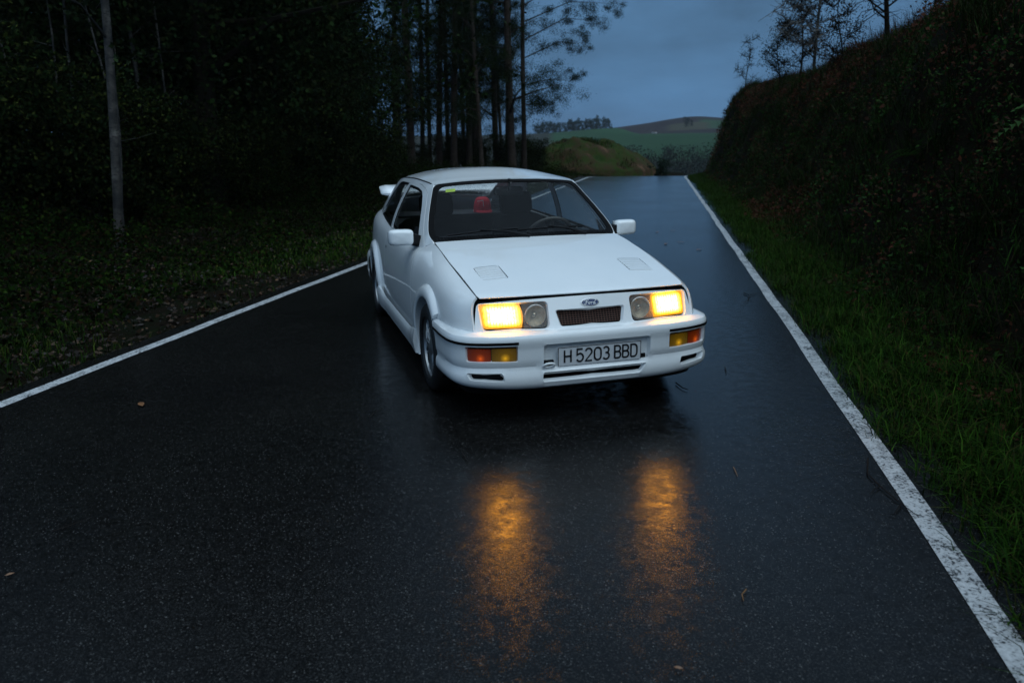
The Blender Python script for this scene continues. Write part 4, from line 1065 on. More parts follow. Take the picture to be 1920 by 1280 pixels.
for s in (1, -1):
    y = s*.36; mb = MB(); cushion(mb, (-1.72, y-.25, .34), (-1.22, y+.25, .52))
    Mb = Matrix.Translation((-1.66, y, .44)) @ Matrix.Rotation(R(-18), 4, 'Y'); cushion(mb, (-.07, -.25, 0), (.07, .25, .56), Mb)
    seat = mb.build('front_seat', M['seat'], CAR, angle=60)
    Mh = Matrix.Translation((-1.875, y, .97)) @ Matrix.Rotation(R(-12), 4, 'Y'); mb = MB(); cushion(mb, (-.045, -.15, 0), (.045, .15, .20), Mh); mb.build('headrest', M['seat'], seat, angle=60)
mb = MB(); cushion(mb, (-2.55, -.62, .34), (-2.05, .62, .54)); Mb = Matrix.Translation((-2.52, 0, .46)) @ Matrix.Rotation(R(-20), 4, 'Y'); cushion(mb, (-.07, -.60, 0), (.07, .60, .48), Mb); mb.build('rear_seat', M['seat'], CAR, angle=60)
MB().box((-3.36, -.56, .895), (-2.72, .56, .915)).build('parcel_shelf', M['trim'], CAR)
mb = MB(); cushion(mb, (-.035, -.125, -.035), (.0, .125, .035), Matrix.Translation((-.93, .02, 1.225)) @ Matrix.Rotation(R(8), 4, 'Z')); mb.tube([(-.93, .02, 1.235), (-.90, .01, 1.315)], .012, 6); mb.build('rear_view_mirror', M['black'], CAR, angle=60)
def liner(x, y): p = roof(x, y); p[:, 2] -= .035; return p
grid('headlining', liner, np.linspace(-1.05, -2.5, 14), np.linspace(-.53, .53, 12), M['interior'], CAR)
for s in (1, -1):
    def trim_(x, q_): p = side(x, q_*QS); p[:, 1] -= .05; p[:, 1] *= s; return p
    grid('door_trim', trim_, np.linspace(-.6, -3.2, 20), np.linspace(.06, .85, 6), M['interior'], CAR)
# the red cap on the parcel shelf
cap = empty('cap', (-2.88, .31, .915)); tag(cap, 'red cap with a white outlined emblem on the rear shelf inside the car', 'cap')
def cap_shell(u, v):
    a = u*2*math.pi; h = v; r_ = .098*np.cos(np.clip(h, 0, 1)*math.pi/2)**.45; return A(r_*np.cos(a), r_*np.sin(a)*.92, .15*np.sin(h*math.pi/2)+.0)
grid('crown', cap_shell, np.linspace(0, 1, 25), np.linspace(0, 1, 10), M['red_cloth'], cap)
grid('peak', lambda u, v: A(.05+.11*np.sin(u*math.pi)*v+.05*v*0, .085*np.cos(u*math.pi)*(1+0*v), .012-.022*v*v+.012), np.linspace(0, 1, 13), np.linspace(.3, 1, 5), M['red_cloth'], cap)
em = lambda u, v: (.100*math.cos(u/.10)*.985+.012, .095*math.sin(u/.10)-.02, .085+v)
strokes([[(-.062, .028), (.0, .036), (.004, -.022)]], .006, em).build('emblem', M['badge_white'], cap, False)
# ================================================================== vegetation
def leaf_quads(C, size, aspect, rng, droop=0.0, flat=0.0, col=None, colv=.35):
    """one four-cornered leaf at each centre; returns V, F, colours"""
    n = len(C); d = rng.normal(size=(n, 3)); d[:, 2] = d[:, 2]*(1-flat)-droop; d /= np.linalg.norm(d, axis=1)[:, None]
    u = rng.normal(size=(n, 3)); u -= (u*d).sum(1)[:, None]*d; u /= np.linalg.norm(u, axis=1)[:, None]+1e-9
    L = size*rng.uniform(.6, 1.35, n)[:, None]; w_ = L*aspect
    nrm = np.cross(d, u)*L*.12
    V = np.stack([C-d*L*.5, C+u*w_*.5+nrm, C+d*L*.5, C-u*w_*.5+nrm], 1).reshape(-1, 3)
    F = np.arange(4*n).reshape(-1, 4)
    col = np.asarray(col, float); c = col[rng.integers(0, len(col), n)]*np.exp(rng.normal(0, colv, n))[:, None]
    return V, F, np.repeat(c, 4, 0)
def blades(C, H, lean, rng, width, col, colv=.3, bend_=.6):
    """grass blades, two quads each"""
    n = len(C); a = rng.uniform(0, 2*np.pi, n); dirv = np.stack([np.cos(a), np.sin(a), 0*a], 1)*lean[:, None]; side_ = np.stack([-np.sin(a), np.cos(a), 0*a], 1)
    w_ = width*rng.uniform(.7, 1.4, n)[:, None]; up_ = np.array([0, 0, 1.])
    p0 = C; p1 = C+up_*H[:, None]*.62+dirv*H[:, None]*.35; p2 = C+up_*H[:, None]*(.95-.35*lean[:, None]*bend_)+dirv*H[:, None]*(.95+bend_*.2)
    V = np.stack([p0-side_*w_, p0+side_*w_, p1+side_*w_*.75, p1-side_*w_*.75, p2], 1).reshape(-1, 3)
    i = np.arange(n)*5; F = np.stack([np.stack([i, i+1, i+2, i+3], 1), np.stack([i+3, i+2, i+4, i+4], 1)], 1)
    col = np.asarray(col, float); c = col[rng.integers(0, len(col), n)]*np.exp(rng.normal(0, colv, n))[:, None]
    q = F[:, 0]; tri = np.stack([i+3, i+2, i+4], 1)
    return V, q, tri, np.repeat(c, 5, 0)
def mesh_qt(name, V, Q, T, colors):
    me = bpy.data.meshes.new(name); V = np.asarray(V, np.float32); nq, ntr = len(Q), len(T)
    me.vertices.add(len(V)); me.vertices.foreach_set('co', V.ravel()); me.loops.add(4*nq+3*ntr)
    me.loops.foreach_set('vertex_index', np.concatenate([Q.ravel(), T.ravel()]).astype(np.int32)); me.polygons.add(nq+ntr)
    me.polygons.foreach_set('loop_start', np.concatenate([np.arange(nq)*4, 4*nq+np.arange(ntr)*3]).astype(np.int32)); me.update(calc_edges=True)
    me.polygons.foreach_set('use_smooth', np.ones(nq+ntr, bool))
    a_ = me.color_attributes.new('tint', 'FLOAT_COLOR', 'POINT'); c = np.ones((len(V), 4), np.float32); c[:, :3] = colors; a_.data.foreach_set('color', c.ravel()); return me
def on_ground(S, T, dz=0.0): p = W(S, T); p[:, 2] = ground_z(S, T)+dz; return p
def stuff(name, me, mat, label=None, cat=None):
    o_ = obj(name, me, M[mat]); tag(o_, label, cat, kind='stuff'); return o_
rg = np.random.default_rng(21)

# ---- right verge: tufts of grass between the asphalt and the bank
def near_density(n, s0, s1, p=1.6):
    """more samples close to the camera"""
    u = rg.uniform(0, 1, n)**p; return s0+(s1-s0)*u
_pr = np.linspace(0, 6.5, 400); _pz = ground_z(np.full(400, 10.0), LR+.18+_pr); _pl = np.concatenate([[0], np.cumsum(np.hypot(np.diff(_pr), np.diff(_pz)))])
def slope_t(n, a=0.0, b_=1.0):
    """offsets from the line spread evenly over the bank's slope length"""
    return LR+.18+np.interp(rg.uniform(a, b_, n)*_pl[-1], _pl, _pr)
def tufts(n, S, T, per, hmin, hmax, wid, cols, spread=.035, dz=-.015, colv=.3, lean=(.25, 1.25)):
    C = on_ground(S, T, dz); h0 = rg.uniform(hmin, hmax, len(S)); k = rg.integers(0, len(S), n)
    P = C[k]+np.concatenate([rg.normal(0, spread, (n, 2)), np.zeros((n, 1))], 1)
    return blades(P, h0[k]*rg.uniform(.45, 1.15, n), rg.uniform(*lean, n), rg, wid, cols, colv)
GREEN = [(.008, .026, .002), (.012, .036, .003), (.005, .016, .002), (.018, .042, .004), (.020, .021, .005)]
m_ = 6500; S = near_density(m_, -6.5, 42, 1.9); T = LR+.15+.07*value_noise(S*1.1, S*0, 31)+np.abs(rg.normal(0, .62, m_))-.007*np.clip(S, 0, 40)+bend(S)
V, Q, Tr, Cc = tufts(125000, S, T, 0, .07, .24, .0034, GREEN, .045)
Cc *= 1.45
stuff('verge_grass', mesh_qt('verge_grass', V, Q, Tr, Cc), 'grass', 'short wet grass along the right edge of the road', 'grass')
m_ = 3200; S = near_density(m_, -6.5, 42, 1.6); T = slope_t(m_, .08, .75)+bend(S)
V, Q, Tr, Cc = tufts(80000, S, T, 0, .16, .50, .0042, [(.006, .016, .002), (.008, .022, .003), (.004, .010, .002), (.016, .014, .006)], .06, -.02, .35, (.5, 1.6))
Cc *= 1.4
stuff('bank_grass', mesh_qt('bank_grass', V, Q, Tr, Cc), 'grass', 'long dark grass hanging down the right bank', 'grass')
# ivy, bramble and nettle leaves over the bank face
n = 330000; S = near_density(n, -7, 46, 1.75); T = slope_t(n, .05, 1.0)+bend(S); k = value_noise(S*.55+9, T*.8, 24)+.6*value_noise(S*1.9, T*1.9, 25)+rg.uniform(-1.2, 1.2, n) > -.55; S, T = S[k], T[k]
P = on_ground(S, T); lump = np.clip(.35+.9*value_noise(S*.9, P[:, 2]*.9+T, 26)+.45*value_noise(S*2.7, P[:, 2]*2.7+T, 28), 0, 1.6)
off = rg.uniform(0, 1, len(S))**.6*lump*.34; P[:, :2] -= ET*(off*.85)[:, None]*smoothstep(.4, 1.4, T-LR-bend(S))[:, None]; P[:, 2] += off*.55; P += rg.normal(0, .025, P.shape)
brown = np.maximum(smoothstep(2.5, 3.2, P[:, 2]+.7*value_noise(S*.4, T, 27)), .9*smoothstep(.35, .6, value_noise(S*.33+3, P[:, 2]*.6, 29)))
sz = .034*(1+.022*np.clip(S, 0, 45))*np.exp(rg.normal(0, .3, len(S)))
V, F, Cc = leaf_quads(P, 1.0, .66, rg, .35, .3, [(.009, .027, .005), (.013, .036, .006), (.006, .016, .004), (.020, .044, .008), (.026, .018, .008), (.030, .012, .007)])
V = (V.reshape(-1, 4, 3)-P[:, None])*sz[:, None, None]+P[:, None]; V = V.reshape(-1, 3)
bc = np.array([.048, .016, .009])*np.exp(rg.normal(0, .4, len(S)))[:, None]; kb = np.repeat(rg.uniform(0, 1, len(S)) < brown*.75+.13, 4); Cc[kb] = np.repeat(bc, 4, 0)[kb]
Cc *= 1.35
stuff('undergrowth', mesh('undergrowth', V, F, True, None, Cc), 'leaf', 'tangled dark ivy and bramble leaves covering the right bank', 'undergrowth')
# dead bracken along the brow
m_ = 900; S = rg.uniform(4, 46, m_); T = slope_t(m_, .62, 1.0)+bend(S)
V, Q, Tr, Cc = tufts(20000, S, T, 0, .15, .80, .005, [(.042, .015, .009), (.030, .012, .008), (.050, .024, .012), (.018, .013, .008)], .10, -.02, .35, (.2, 1.8))
stuff('dead_bracken', mesh_qt('dead_bracken', V, Q, Tr, Cc), 'grass', 'reddish brown dead bracken along the brow of the bank', 'bracken')

# ---- ferns on the bank
def fern_mesh(seed, nf=9, L=.55):
    r = np.random.default_rng(seed); V = []; F = []; Cs = []
    for k in range(nf):
        a = 2*math.pi*k/nf+r.uniform(-.3, .3); l = L*r.uniform(.7, 1.15); d = np.array([math.cos(a), math.sin(a), 0]); sd_ = np.array([-d[1], d[0], 0]); prev = None; c = np.array([.028, .070, .014])*math.exp(r.normal(0, .25))
        for j in range(14):
            u = j/13; p = d*l*u*(.9)+np.array([0, 0, 1])*l*(.75*u-.72*u*u); w_ = l*.20*math.sin(math.pi*min(1, .12+u*.88))**.8*(1-.55*u)
            for sg in (1, -1):
                q = p+sd_*sg*w_+d*l*.05-np.array([0, 0, .10*w_]); b_ = len(V)
                V += [p-d*.008, p+d*l*.040, q]; F.append((b_, b_+1, b_+2) if sg < 0 else (b_+1, b_, b_+2)); Cs += [c]*3
    return mesh('fronds', np.array(V), np.array(F), True, None, np.array(Cs))
fern_me = [fern_mesh(k) for k in range(3)]
FERN = [((4.6, 3.55, 1.0), 'feathery green fern low on the bank beside the far white mirror'), ((1.6, 3.75, 1.05), 'arching green fern half way up the right bank'), ((-1.9, 3.25, 1.0), 'large fern frond leaning out at the right edge near a dead leaf'), ((8.5, 3.6, 1.1), 'small fern on the bank just past the car roof'), ((-.6, 3.9, .9), 'dim fern high on the bank in the shade at the right')]
for k, ((s, t_, sc), lb) in enumerate(FERN):
    p = on_ground(np.array([s]), np.array([t_]), .02)[0]; root = empty('fern', p, k*1.3); root.rotation_euler = (R(12), R(-28), k*1.3); root.scale = (sc,)*3
    obj('fronds', fern_me[k % 3], M['leaf'], root); tag(root, lb, 'fern', 'ferns on the right bank')

# ---- left verge: leaf litter, moss and grass
n = 26000; S = -4+46*rg.uniform(0, 1, n)**1.4; T = LL-.16-rg.uniform(0, 1, n)**1.5*5.0+bend(S); P = on_ground(S, T, .012); P[:, 2] += rg.uniform(0, .03, n)
V, F, Cc = leaf_quads(P, .050, .6, rg, 0, .85, [(.014, .006, .003), (.024, .010, .0045), (.010, .005, .0025), (.034, .016, .007), (.007, .004, .0025), (.055, .028, .012)])
stuff('leaf_litter', mesh('leaf_litter', V, F, True, None, Cc), 'litter', 'brown fallen leaves on the left verge', 'leaf litter')
n = 230000; S = -5+50*rg.uniform(0, 1, n)**1.5; d_ = rg.uniform(0, 1, n)**.9*9; T = LL-.9-d_+bend(S); hh = (.05+.95*smoothstep(.6, 4.0, d_))*np.clip(.55+.7*value_noise(S*.8, T*.8, 45)+.4*value_noise(S*2.2, T*2.2, 46), .12, 1.6)
k = hh > .01; S, T, hh = S[k], T[k], hh[k]; P = on_ground(S, T); P[:, 2] += hh*rg.uniform(0, 1, len(S))**.7; P += rg.normal(0, .04, P.shape)
V, F, Cc = leaf_quads(P, .060, .6, rg, .25, .25, [(.0045, .012, .002), (.007, .018, .0025), (.003, .006, .0015), (.012, .007, .003), (.012, .022, .003)])
stuff('wood_undergrowth', mesh('wood_undergrowth', V, F, True, None, Cc), 'leaf_dark', 'dark low undergrowth between the left verge and the wood', 'undergrowth')
n = 60000; S = -4+48*rg.uniform(0, 1, n)**1.5; T = LL-.16-np.abs(rg.normal(0, 1.6, n))+bend(S)
k = value_noise(S*.5, T*.6, 41)+.5*value_noise(S*1.6, T*1.6, 42)+rg.uniform(-.5, .5, n)+1.3*np.exp(-((S-6.0)/2.4)**2-((T+4.7)/.9)**2) > -.05; S, T = S[k], T[k]
H = rg.uniform(.03, .15, len(S))*(1+.01*S); V, Q, Tr, Cc = blades(on_ground(S, T, -.01), H, rg.uniform(.2, 1.0, len(S)), rg, .0045, [(.007, .020, .002), (.012, .030, .003), (.005, .012, .002), (.022, .032, .004)])
Cc *= (1+1.1*np.exp(-((np.repeat(S, 5)-6.0)/2.6)**2-((np.repeat(T, 5)+4.7)/.9)**2))[:, None]
stuff('left_grass', mesh_qt('left_grass', V, Q, Tr, Cc), 'grass', 'mossy grass patches on the left verge', 'grass')
n = 16000; S = rg.uniform(42, 56, n); T = rg.uniform(-9, .6, n); h = mound_h(S, T); k = (h > .2) & (value_noise(S*.6, T*.6, 51)+rg.uniform(-.4, .4, n) > -.1+.5*smoothstep(-4.5, -2.0, T)); S, T, h = S[k], T[k], h[k]
P = W(S, T); P[:, 2] = h*(1+.10*fbm(S*.7, T*.7, 3))+.10*fbm(S*1.5, T*1.5, 4)*np.clip(h, 0, 1)-.12
V, Q, Tr, Cc = blades(P, rg.uniform(.10, .35, len(S)), rg.uniform(.2, 1, len(S)), rg, .014, [(.016, .042, .006), (.024, .050, .008), (.012, .026, .006), (.050, .034, .016), (.034, .020, .011)])
stuff('mound_grass', mesh_qt('mound_grass', V, Q, Tr, Cc), 'grass', 'green grass tufts on the earth mound past the crest', 'grass')

# ---- trees
M['bark'] = earth('dark_bark', [(.006, .005, .004), (.016, .013, .010), (.010, .008, .006)], 6, .9, .015)
m, t, b, o = new_mat('birch_bark'); M['birch'] = m
c1 = noise(t, 1.6, 5, .7, mapping=(1, 1, 1.2)); c2 = noise(t, 9, 3, .6, mapping=(1, 1, 3.5))
k1 = ramp(t, c1, [(.42, (.007, .006, .005)), (.53, (.045, .038, .032)), (.70, (.17, .155, .13))]); k2 = ramp(t, c2, [(.55, (1, 1, 1)), (.64, (.12, .11, .10))])
t.links.new(mixc(t, 1.0, k1, k2, 'MULTIPLY'), b.inputs['Base Color']); b.inputs['Roughness'].default_value = .7
M['euc'] = earth('eucalyptus_bark', [(.022, .016, .013), (.050, .038, .031), (.030, .022, .018), (.075, .060, .050)], 2.5, .75, .01)
def trunk_mb(h, r0, lean, rng, limbs=6, crown0=.4, n=10, wob=.12, limb_len=.22, sides=9, r_top=.18):
    mb = MB(); pts = []; rad = []
    ph = rng.uniform(0, 6.28, 2)
    for i in range(n+1):
        u = i/n; pts.append(Vector((lean[0]*u*h+wob*math.sin(u*5+ph[0])*u, lean[1]*u*h+wob*math.sin(u*4+ph[1])*u, h*u-.25*(i == 0)))); rad.append(r0*(1-(1-r_top)*u)*(1.25 if i == 0 else 1))
    mb.tube(pts, rad, sides); tips = []
    for k in range(limbs):
        u = crown0+(1-crown0)*(k+rng.uniform(0, .8))/limbs; u = min(u, .97); i = int(u*n); p = pts[i].lerp(pts[min(i+1, n)], u*n-i); a = rng.uniform(0, 6.28); L = h*limb_len*rng.uniform(.6, 1.2)*(1.15-.6*u); el = rng.uniform(.2, .9)
        d = Vector((math.cos(a), math.sin(a), el)).normalized(); q1 = p+d*L*.5; q2 = q1+(d+Vector((rng.uniform(-.3, .3), rng.uniform(-.3, .3), rng.uniform(-.3, .2)))).normalized()*L*.5
        rr = r0*(1-.8*u)*.45; mb.tube([p, q1, q2], [rr, rr*.6, rr*.2], 5, False); tips += [(p.lerp(q1, .7), .5*L), (q1, L*.5), (q2, L*.5), (q1.lerp(q2, .5), L*.5)]
    return mb, tips, pts
def crown_mesh(name, tips, nleaf, size, aspect, rng, droop, cols, spread=.75, ws=.55, nc=45):
    C = []
    w_ = np.array([t_[1] for t_ in tips])
    for (p, r_) in tips:
        k = nleaf*r_/w_.sum()/nc; k = int(k)+(rng.uniform() < k-int(k))
        for _ in range(k):
            c = np.array(p)+np.clip(rng.normal(0, .5, 3), -.8, .8)*r_*spread; C.append(c+rng.normal(0, 1, (nc, 3))*np.array([.30, .30, .24])*max(.5, r_*ws)*rng.uniform(.6, 1.3))
    C = np.concatenate(C); V, F, c = leaf_quads(C, size, aspect, rng, droop, .1, cols, .2)
    return mesh(name, V, F, True, None, c)
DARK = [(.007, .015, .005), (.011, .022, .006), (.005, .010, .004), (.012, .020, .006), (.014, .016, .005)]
def place_tree(name, trunk_me, crown_me, loc, rz, sc, label, cat, group=None, mats=('bark', 'leaf_dark'), tilt=(0, 0)):
    root = empty(name, loc, rz); root.scale = (sc,)*3 if not hasattr(sc, '__len__') else sc; root.rotation_euler = (tilt[0], tilt[1], rz)
    obj('trunk', trunk_me, M[mats[0]], root)
    if crown_me is not None: obj('crown', crown_me, M[mats[1]], root)
    tag(root, label, cat, group); return root
def gpt(D, px, dz=0.0):
    """a spot on the ground at distance D from the camera on the bearing of picture column px"""
    az = YAW-math.atan2((px-960)/1493.33, math.cos(PITCH)); d_ = np.array([math.cos(az), math.sin(az)]); k_ = D/(d_@ES); s, t_ = ST_of(CAM[0]+d_[0]*k_, CAM[1]+d_[1]*k_)
    return (*W(np.array([s]), np.array([t_]))[0, :2], float(ground_z(np.array([s]), np.array([t_]))[0])+dz)
# broadleaved forest on the left: three grown forms, copied
forms = []
for k in range(4):
    r = np.random.default_rng(100+k); mb, tips, pts = trunk_mb(11+k, .16+.02*k, (r.uniform(-.04, .04), r.uniform(-.04, .04)), r, 16, .10, 12, .2, .27)
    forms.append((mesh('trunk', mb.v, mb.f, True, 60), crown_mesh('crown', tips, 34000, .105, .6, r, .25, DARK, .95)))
FT = [(15, -60), (17, 70), (18, 130), (17.5, 335), (17, 255), (21, 200), (20, 330), (16, 430), (23, 400), (19, 500), (26, 480), (22, 560), (28, 570), (24, 590), (30, 610), (27, 540), (36, 660), (33, 590), (36, 520), (31, 300), (29, 100), (27, -60), (37, 640), (42, 670), (14, -240), (19, -330)]
for k, (D, px) in enumerate(FT):
    me_t, me_c = forms[k % 4]
    place_tree('broadleaf_tree', me_t, me_c, gpt(D, px), k*2.4, .85+.25*((k*37) % 10)/10, 'dark broadleaved tree in the dense wood left of the road', 'tree', 'trees of the dense wood on the left')
# understorey shrubs along the wood's edge
shr = []
for k in range(3):
    r = np.random.default_rng(200+k); mb = MB(); tips = []
    for j in range(9):
        a = r.uniform(0, 6.28); h = r.uniform(1.2, 2.6); p = Vector((math.cos(a)*h*.4, math.sin(a)*h*.4, h)); mb.tube([Vector((0, 0, -.1)), p*.5+Vector((0, 0, .15)), p], [.03, .02, .006], 5, False); tips += [(p*.45, .6), (p*.75, .6), (p, .6)]
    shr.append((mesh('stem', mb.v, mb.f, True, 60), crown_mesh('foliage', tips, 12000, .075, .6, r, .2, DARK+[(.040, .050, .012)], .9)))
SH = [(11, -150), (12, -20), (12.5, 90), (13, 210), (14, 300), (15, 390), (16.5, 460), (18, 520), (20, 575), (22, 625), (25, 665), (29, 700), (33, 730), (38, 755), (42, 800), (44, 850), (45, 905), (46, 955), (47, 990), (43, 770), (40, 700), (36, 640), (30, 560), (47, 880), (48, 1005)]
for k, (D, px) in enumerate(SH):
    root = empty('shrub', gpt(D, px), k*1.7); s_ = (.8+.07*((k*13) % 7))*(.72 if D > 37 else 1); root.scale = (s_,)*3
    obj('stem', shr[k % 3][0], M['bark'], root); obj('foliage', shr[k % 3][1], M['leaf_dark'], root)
    tag(root, 'dark leafy shrub at the foot of the wood left of the road' if D < 40 else 'dark leafy shrub under the tall slim trunks behind the car', 'shrub', 'shrubs along the wood edge' if D < 40 else 'shrubs under the tall trunks')
# pale birch and two fainter ones at the wood's edge
def birch(D, px, h, r0, tilt, label, seed):
    r = np.random.default_rng(seed); mb, tips, pts = trunk_mb(h, r0, (0, 0), r, 9, .30, 18, .22, .13, 10, .35)
    place_tree('birch', mesh('trunk', mb.v, mb.f, True, 60), crown_mesh('crown', tips, 1800, .10, .6, r, .4, DARK, 1.0), gpt(D, px), 0, 1, label, 'tree', 'birches at the wood edge', ('birch', 'leaf'), tilt)
birch(11.6, 250, 10, .080, (R(-3.0), R(0)), 'pale birch trunk with dark scars standing out in the dark wood', 301)
birch(14.2, 200, 9, .035, (R(-1.5), R(0)), 'thin dim birch stem a little left of the pale birch', 302)
birch(15.0, 322, 9, .05, (R(0), R(-1)), 'faint grey stem midway between the pale birch and the car', 303)
birch(14.0, 50, 9, .05, (R(1), R(1)), 'faint slim stem near the left edge of the picture', 304)
for k, (D, px, h, r0, tl) in enumerate([(12.5, 120, 6, .022, 3), (13.5, 165, 7, .026, -2), (12, 255, 5, .018, 5), (14, 290, 6.5, .024, -4), (15, 360, 7, .026, 2), (17, 415, 7, .026, -3), (13, 20, 6, .022, 1), (18, 470, 7, .028, 4)]):
    r = np.random.default_rng(700+k); mb, tips, pts = trunk_mb(h, r0, (0, 0), r, 9, .3, 10, .2, .16, 6, .3)
    place_tree('sapling', mesh('trunk', mb.v, mb.f, True, 60), None, gpt(D, px), k, 1, 'thin leafless grey sapling in the dark wood on the left', 'tree', 'saplings in the left wood', ('birch', 'leaf'), (R(tl), R(tl*.7)))
# eucalyptus stand behind the car
EUC = [(0.0, .0), ]
euc_forms = []
ORD = 'first second third fourth fifth sixth seventh eighth ninth tenth eleventh twelfth thirteenth fourteenth fifteenth sixteenth seventeenth eighteenth nineteenth twentieth twenty-first twenty-second twenty-third twenty-fourth twenty-fifth twenty-sixth'.split()
for k in range(4):
    r = np.random.default_rng(400+k); mb, tips, pts = trunk_mb(20+k, .155, (r.uniform(-.012, .012), r.uniform(-.012, .012)), r, 26, .12, 16, .20, .085, 9, .45)
    low = [t_ for t_ in tips if t_[0][2] < 8]
    euc_forms.append((mesh('trunk', mb.v, mb.f, True, 60), crown_mesh('crown', tips, 64000, .058, .40, r, .9, [(.008, .017, .007), (.012, .024, .009), (.006, .010, .005), (.022, .030, .008)], 1.3, .55, 160)))
ES_ = [(41, 786, 1.15), (47, 806, .8), (43, 835, .95), (49, 852, .75), (42, 862, 1.0), (50, 880, .75), (44, 889, .95), (45, 899, .85), (40, 912, .6), (46, 938, 1.0), (51, 948, .6), (43, 966, 1.15), (48, 955, .6), (44, 985, .85), (52, 820, .8), (53, 905, .7), (55, 770, .9), (46, 757, .8)]
for k, (D, px, w_) in enumerate(ES_):
    f_ = euc_forms[k % 4]; lb = '%s eucalyptus from the left in the tall stand behind the car roof' % ORD[sorted(e[1] for e in ES_).index(px)]
    if px == 985: continue
    place_tree('eucalyptus', f_[0], f_[1], gpt(D, px), k*2.1, (w_*1.2, w_*1.2, 1.0), lb, 'tree', 'eucalyptus stand behind the car', ('euc', 'leaf_dark'), (R(2.2*math.sin(k*3.1)), R(2.6*math.sin(k*1.7+1))))
# rightmost one, boughs reaching out over the road against the sky
r = np.random.default_rng(77); mb, tips, pts = trunk_mb(19, .14, (0, .006), r, 10, .55, 16, .22, .07, 9, .45)
for z0, L, up_ in ((3.6, 1.7, .05), (4.6, 2.3, .12), (6.0, 3.4, .22), (6.9, 4.0, .25), (7.8, 4.4, .2), (5.2, -1.4, .2), (7.0, -1.8, .3), (8.6, 3.6, .3)):
    d = Vector((ET[0], ET[1], 0))*(1 if L > 0 else -1); L = abs(L); p = Vector((0, .006*z0, z0)); q = p+d*L*.55+Vector((0, 0, L*up_)); q2 = q+d*L*.45+Vector((r.uniform(-.4, .4), r.uniform(-.4, .4), -.05*L))
    mb.tube([p, q, q2], [.035, .022, .006], 5, False); tips += [(q, .5), (q2, .75), (q.lerp(q2, .5), .6), (p.lerp(q, .6), .3)]
place_tree('eucalyptus', mesh('trunk', mb.v, mb.f, True, 60), crown_mesh('crown', tips, 85000, .058, .40, r, 1.1, [(.008, .017, .008), (.012, .024, .010), (.006, .010, .005)], .95, .60, 200), gpt(44, 987), 0, 1, 'rightmost eucalyptus, its leafy boughs reaching right against the sky', 'tree', None, ('euc', 'leaf'))
# bare trees and bushes along the brow of the bank
def bare(h, r0, seed, limbs, twig, lean=(0, 0), leaves=0, cols=None):
    r = np.random.default_rng(seed); mb, tips, pts = trunk_mb(h, r0, lean, r, limbs, .14, 12, .18, .26, 7, .2)
    for (p, L) in list(tips):
        for _ in range(twig):
            d = Vector((r.normal(), r.normal(), r.normal()*.7+.35)).normalized(); l = r.uniform(.25, .75)*max(.5, L); q = p+d*l*.5; q2 = q+(d+Vector((r.normal()*.4, r.normal()*.4, r.normal()*.4-.1))).normalized()*l*.6
            mb.tube([p, q, q2], [.011, .008, .005], 3, False); tips.append((q2, .3))
    cm = crown_mesh('crown', tips, leaves, .05, .6, r, .6, cols, .5, .3, 9) if leaves else None
    return mesh('trunk', mb.v, mb.f, True, 60), cm
def brow(s, dt, dz=-.15): t_ = LR+dt+float(bend(s)); return (*W(np.array([s]), np.array([t_]))[0, :2], float(ground_z(np.array([s]), np.array([t_]))[0])+dz)
BC = [(.030, .022, .012), (.045, .028, .014), (.022, .026, .012)]
tm, cm = bare(5.2, .055, 501, 34, 8, (0, 0), 700, BC); place_tree('bare_birch', tm, cm, brow(21, 3.1), 0, 1, 'nearly bare birch with a pale lower stem on the brow of the bank', 'tree', None, ('birch', 'leaf'), (R(2), R(4)))
tm, cm = bare(3.6, .04, 502, 34, 10, (0, 0), 900, BC); place_tree('bare_tree', tm, cm, brow(25, 3.3), 1, 1, 'leafless bushy tree left of the bare birch on the bank', 'tree', None, ('bark', 'leaf'))
tm, cm = bare(5.0, .06, 503, 30, 8, (0, 0), 300, BC); place_tree('bare_tree', tm, cm, brow(14.5, 3.6), 2, 1, 'dark bare tree right of the bare birch on the bank', 'tree', None, ('bark', 'leaf'), (R(-3), R(-6)))
tm, cm = bare(6.0, .085, 504, 30, 7, (0, 0), 300, BC); place_tree('bare_tree', tm, cm, brow(12.0, 4.0), 4, 1, 'dark leaning bare trunk at the top right against the sky', 'tree', None, ('bark', 'leaf'), (R(4), R(-10)))
tm, cm = bare(2.6, .03, 505, 9, 6, (0, 0), 260, [(.016, .030, .010), (.022, .034, .012)]); place_tree('bush', tm, cm, brow(34, 2.3), 0, 1, 'thin leafy bush at the far end of the bank', 'bush', None, ('bark', 'leaf'))
tm, cm = bare(2.4, .03, 506, 12, 6, (0, 0), 2600, [(.010, .018, .009), (.014, .022, .010)]); place_tree('bush', tm, cm, brow(25.5, 2.7), 0, 1, 'dense dark bush on the brow below the bare trees', 'bush', None, ('bark', 'leaf'))
tm, cm = bare(2.2, .03, 507, 12, 6, (0, 0), 1600, [(.040, .020, .012), (.016, .018, .010)]); place_tree('bush', tm, cm, brow(16.5, 3.0), 0, 1, 'brownish bush on the brow right of the bare birch', 'bush', None, ('bark', 'leaf'))
tm, cm = bare(2.6, .03, 508, 12, 7, (0, 0), 1500, [(.045, .018, .012), (.018, .016, .010)]); place_tree('bush', tm, cm, brow(10.5, 3.3), 0, 1, 'reddish brown bush on the brow nearest the camera', 'bush', None, ('bark', 'leaf'))
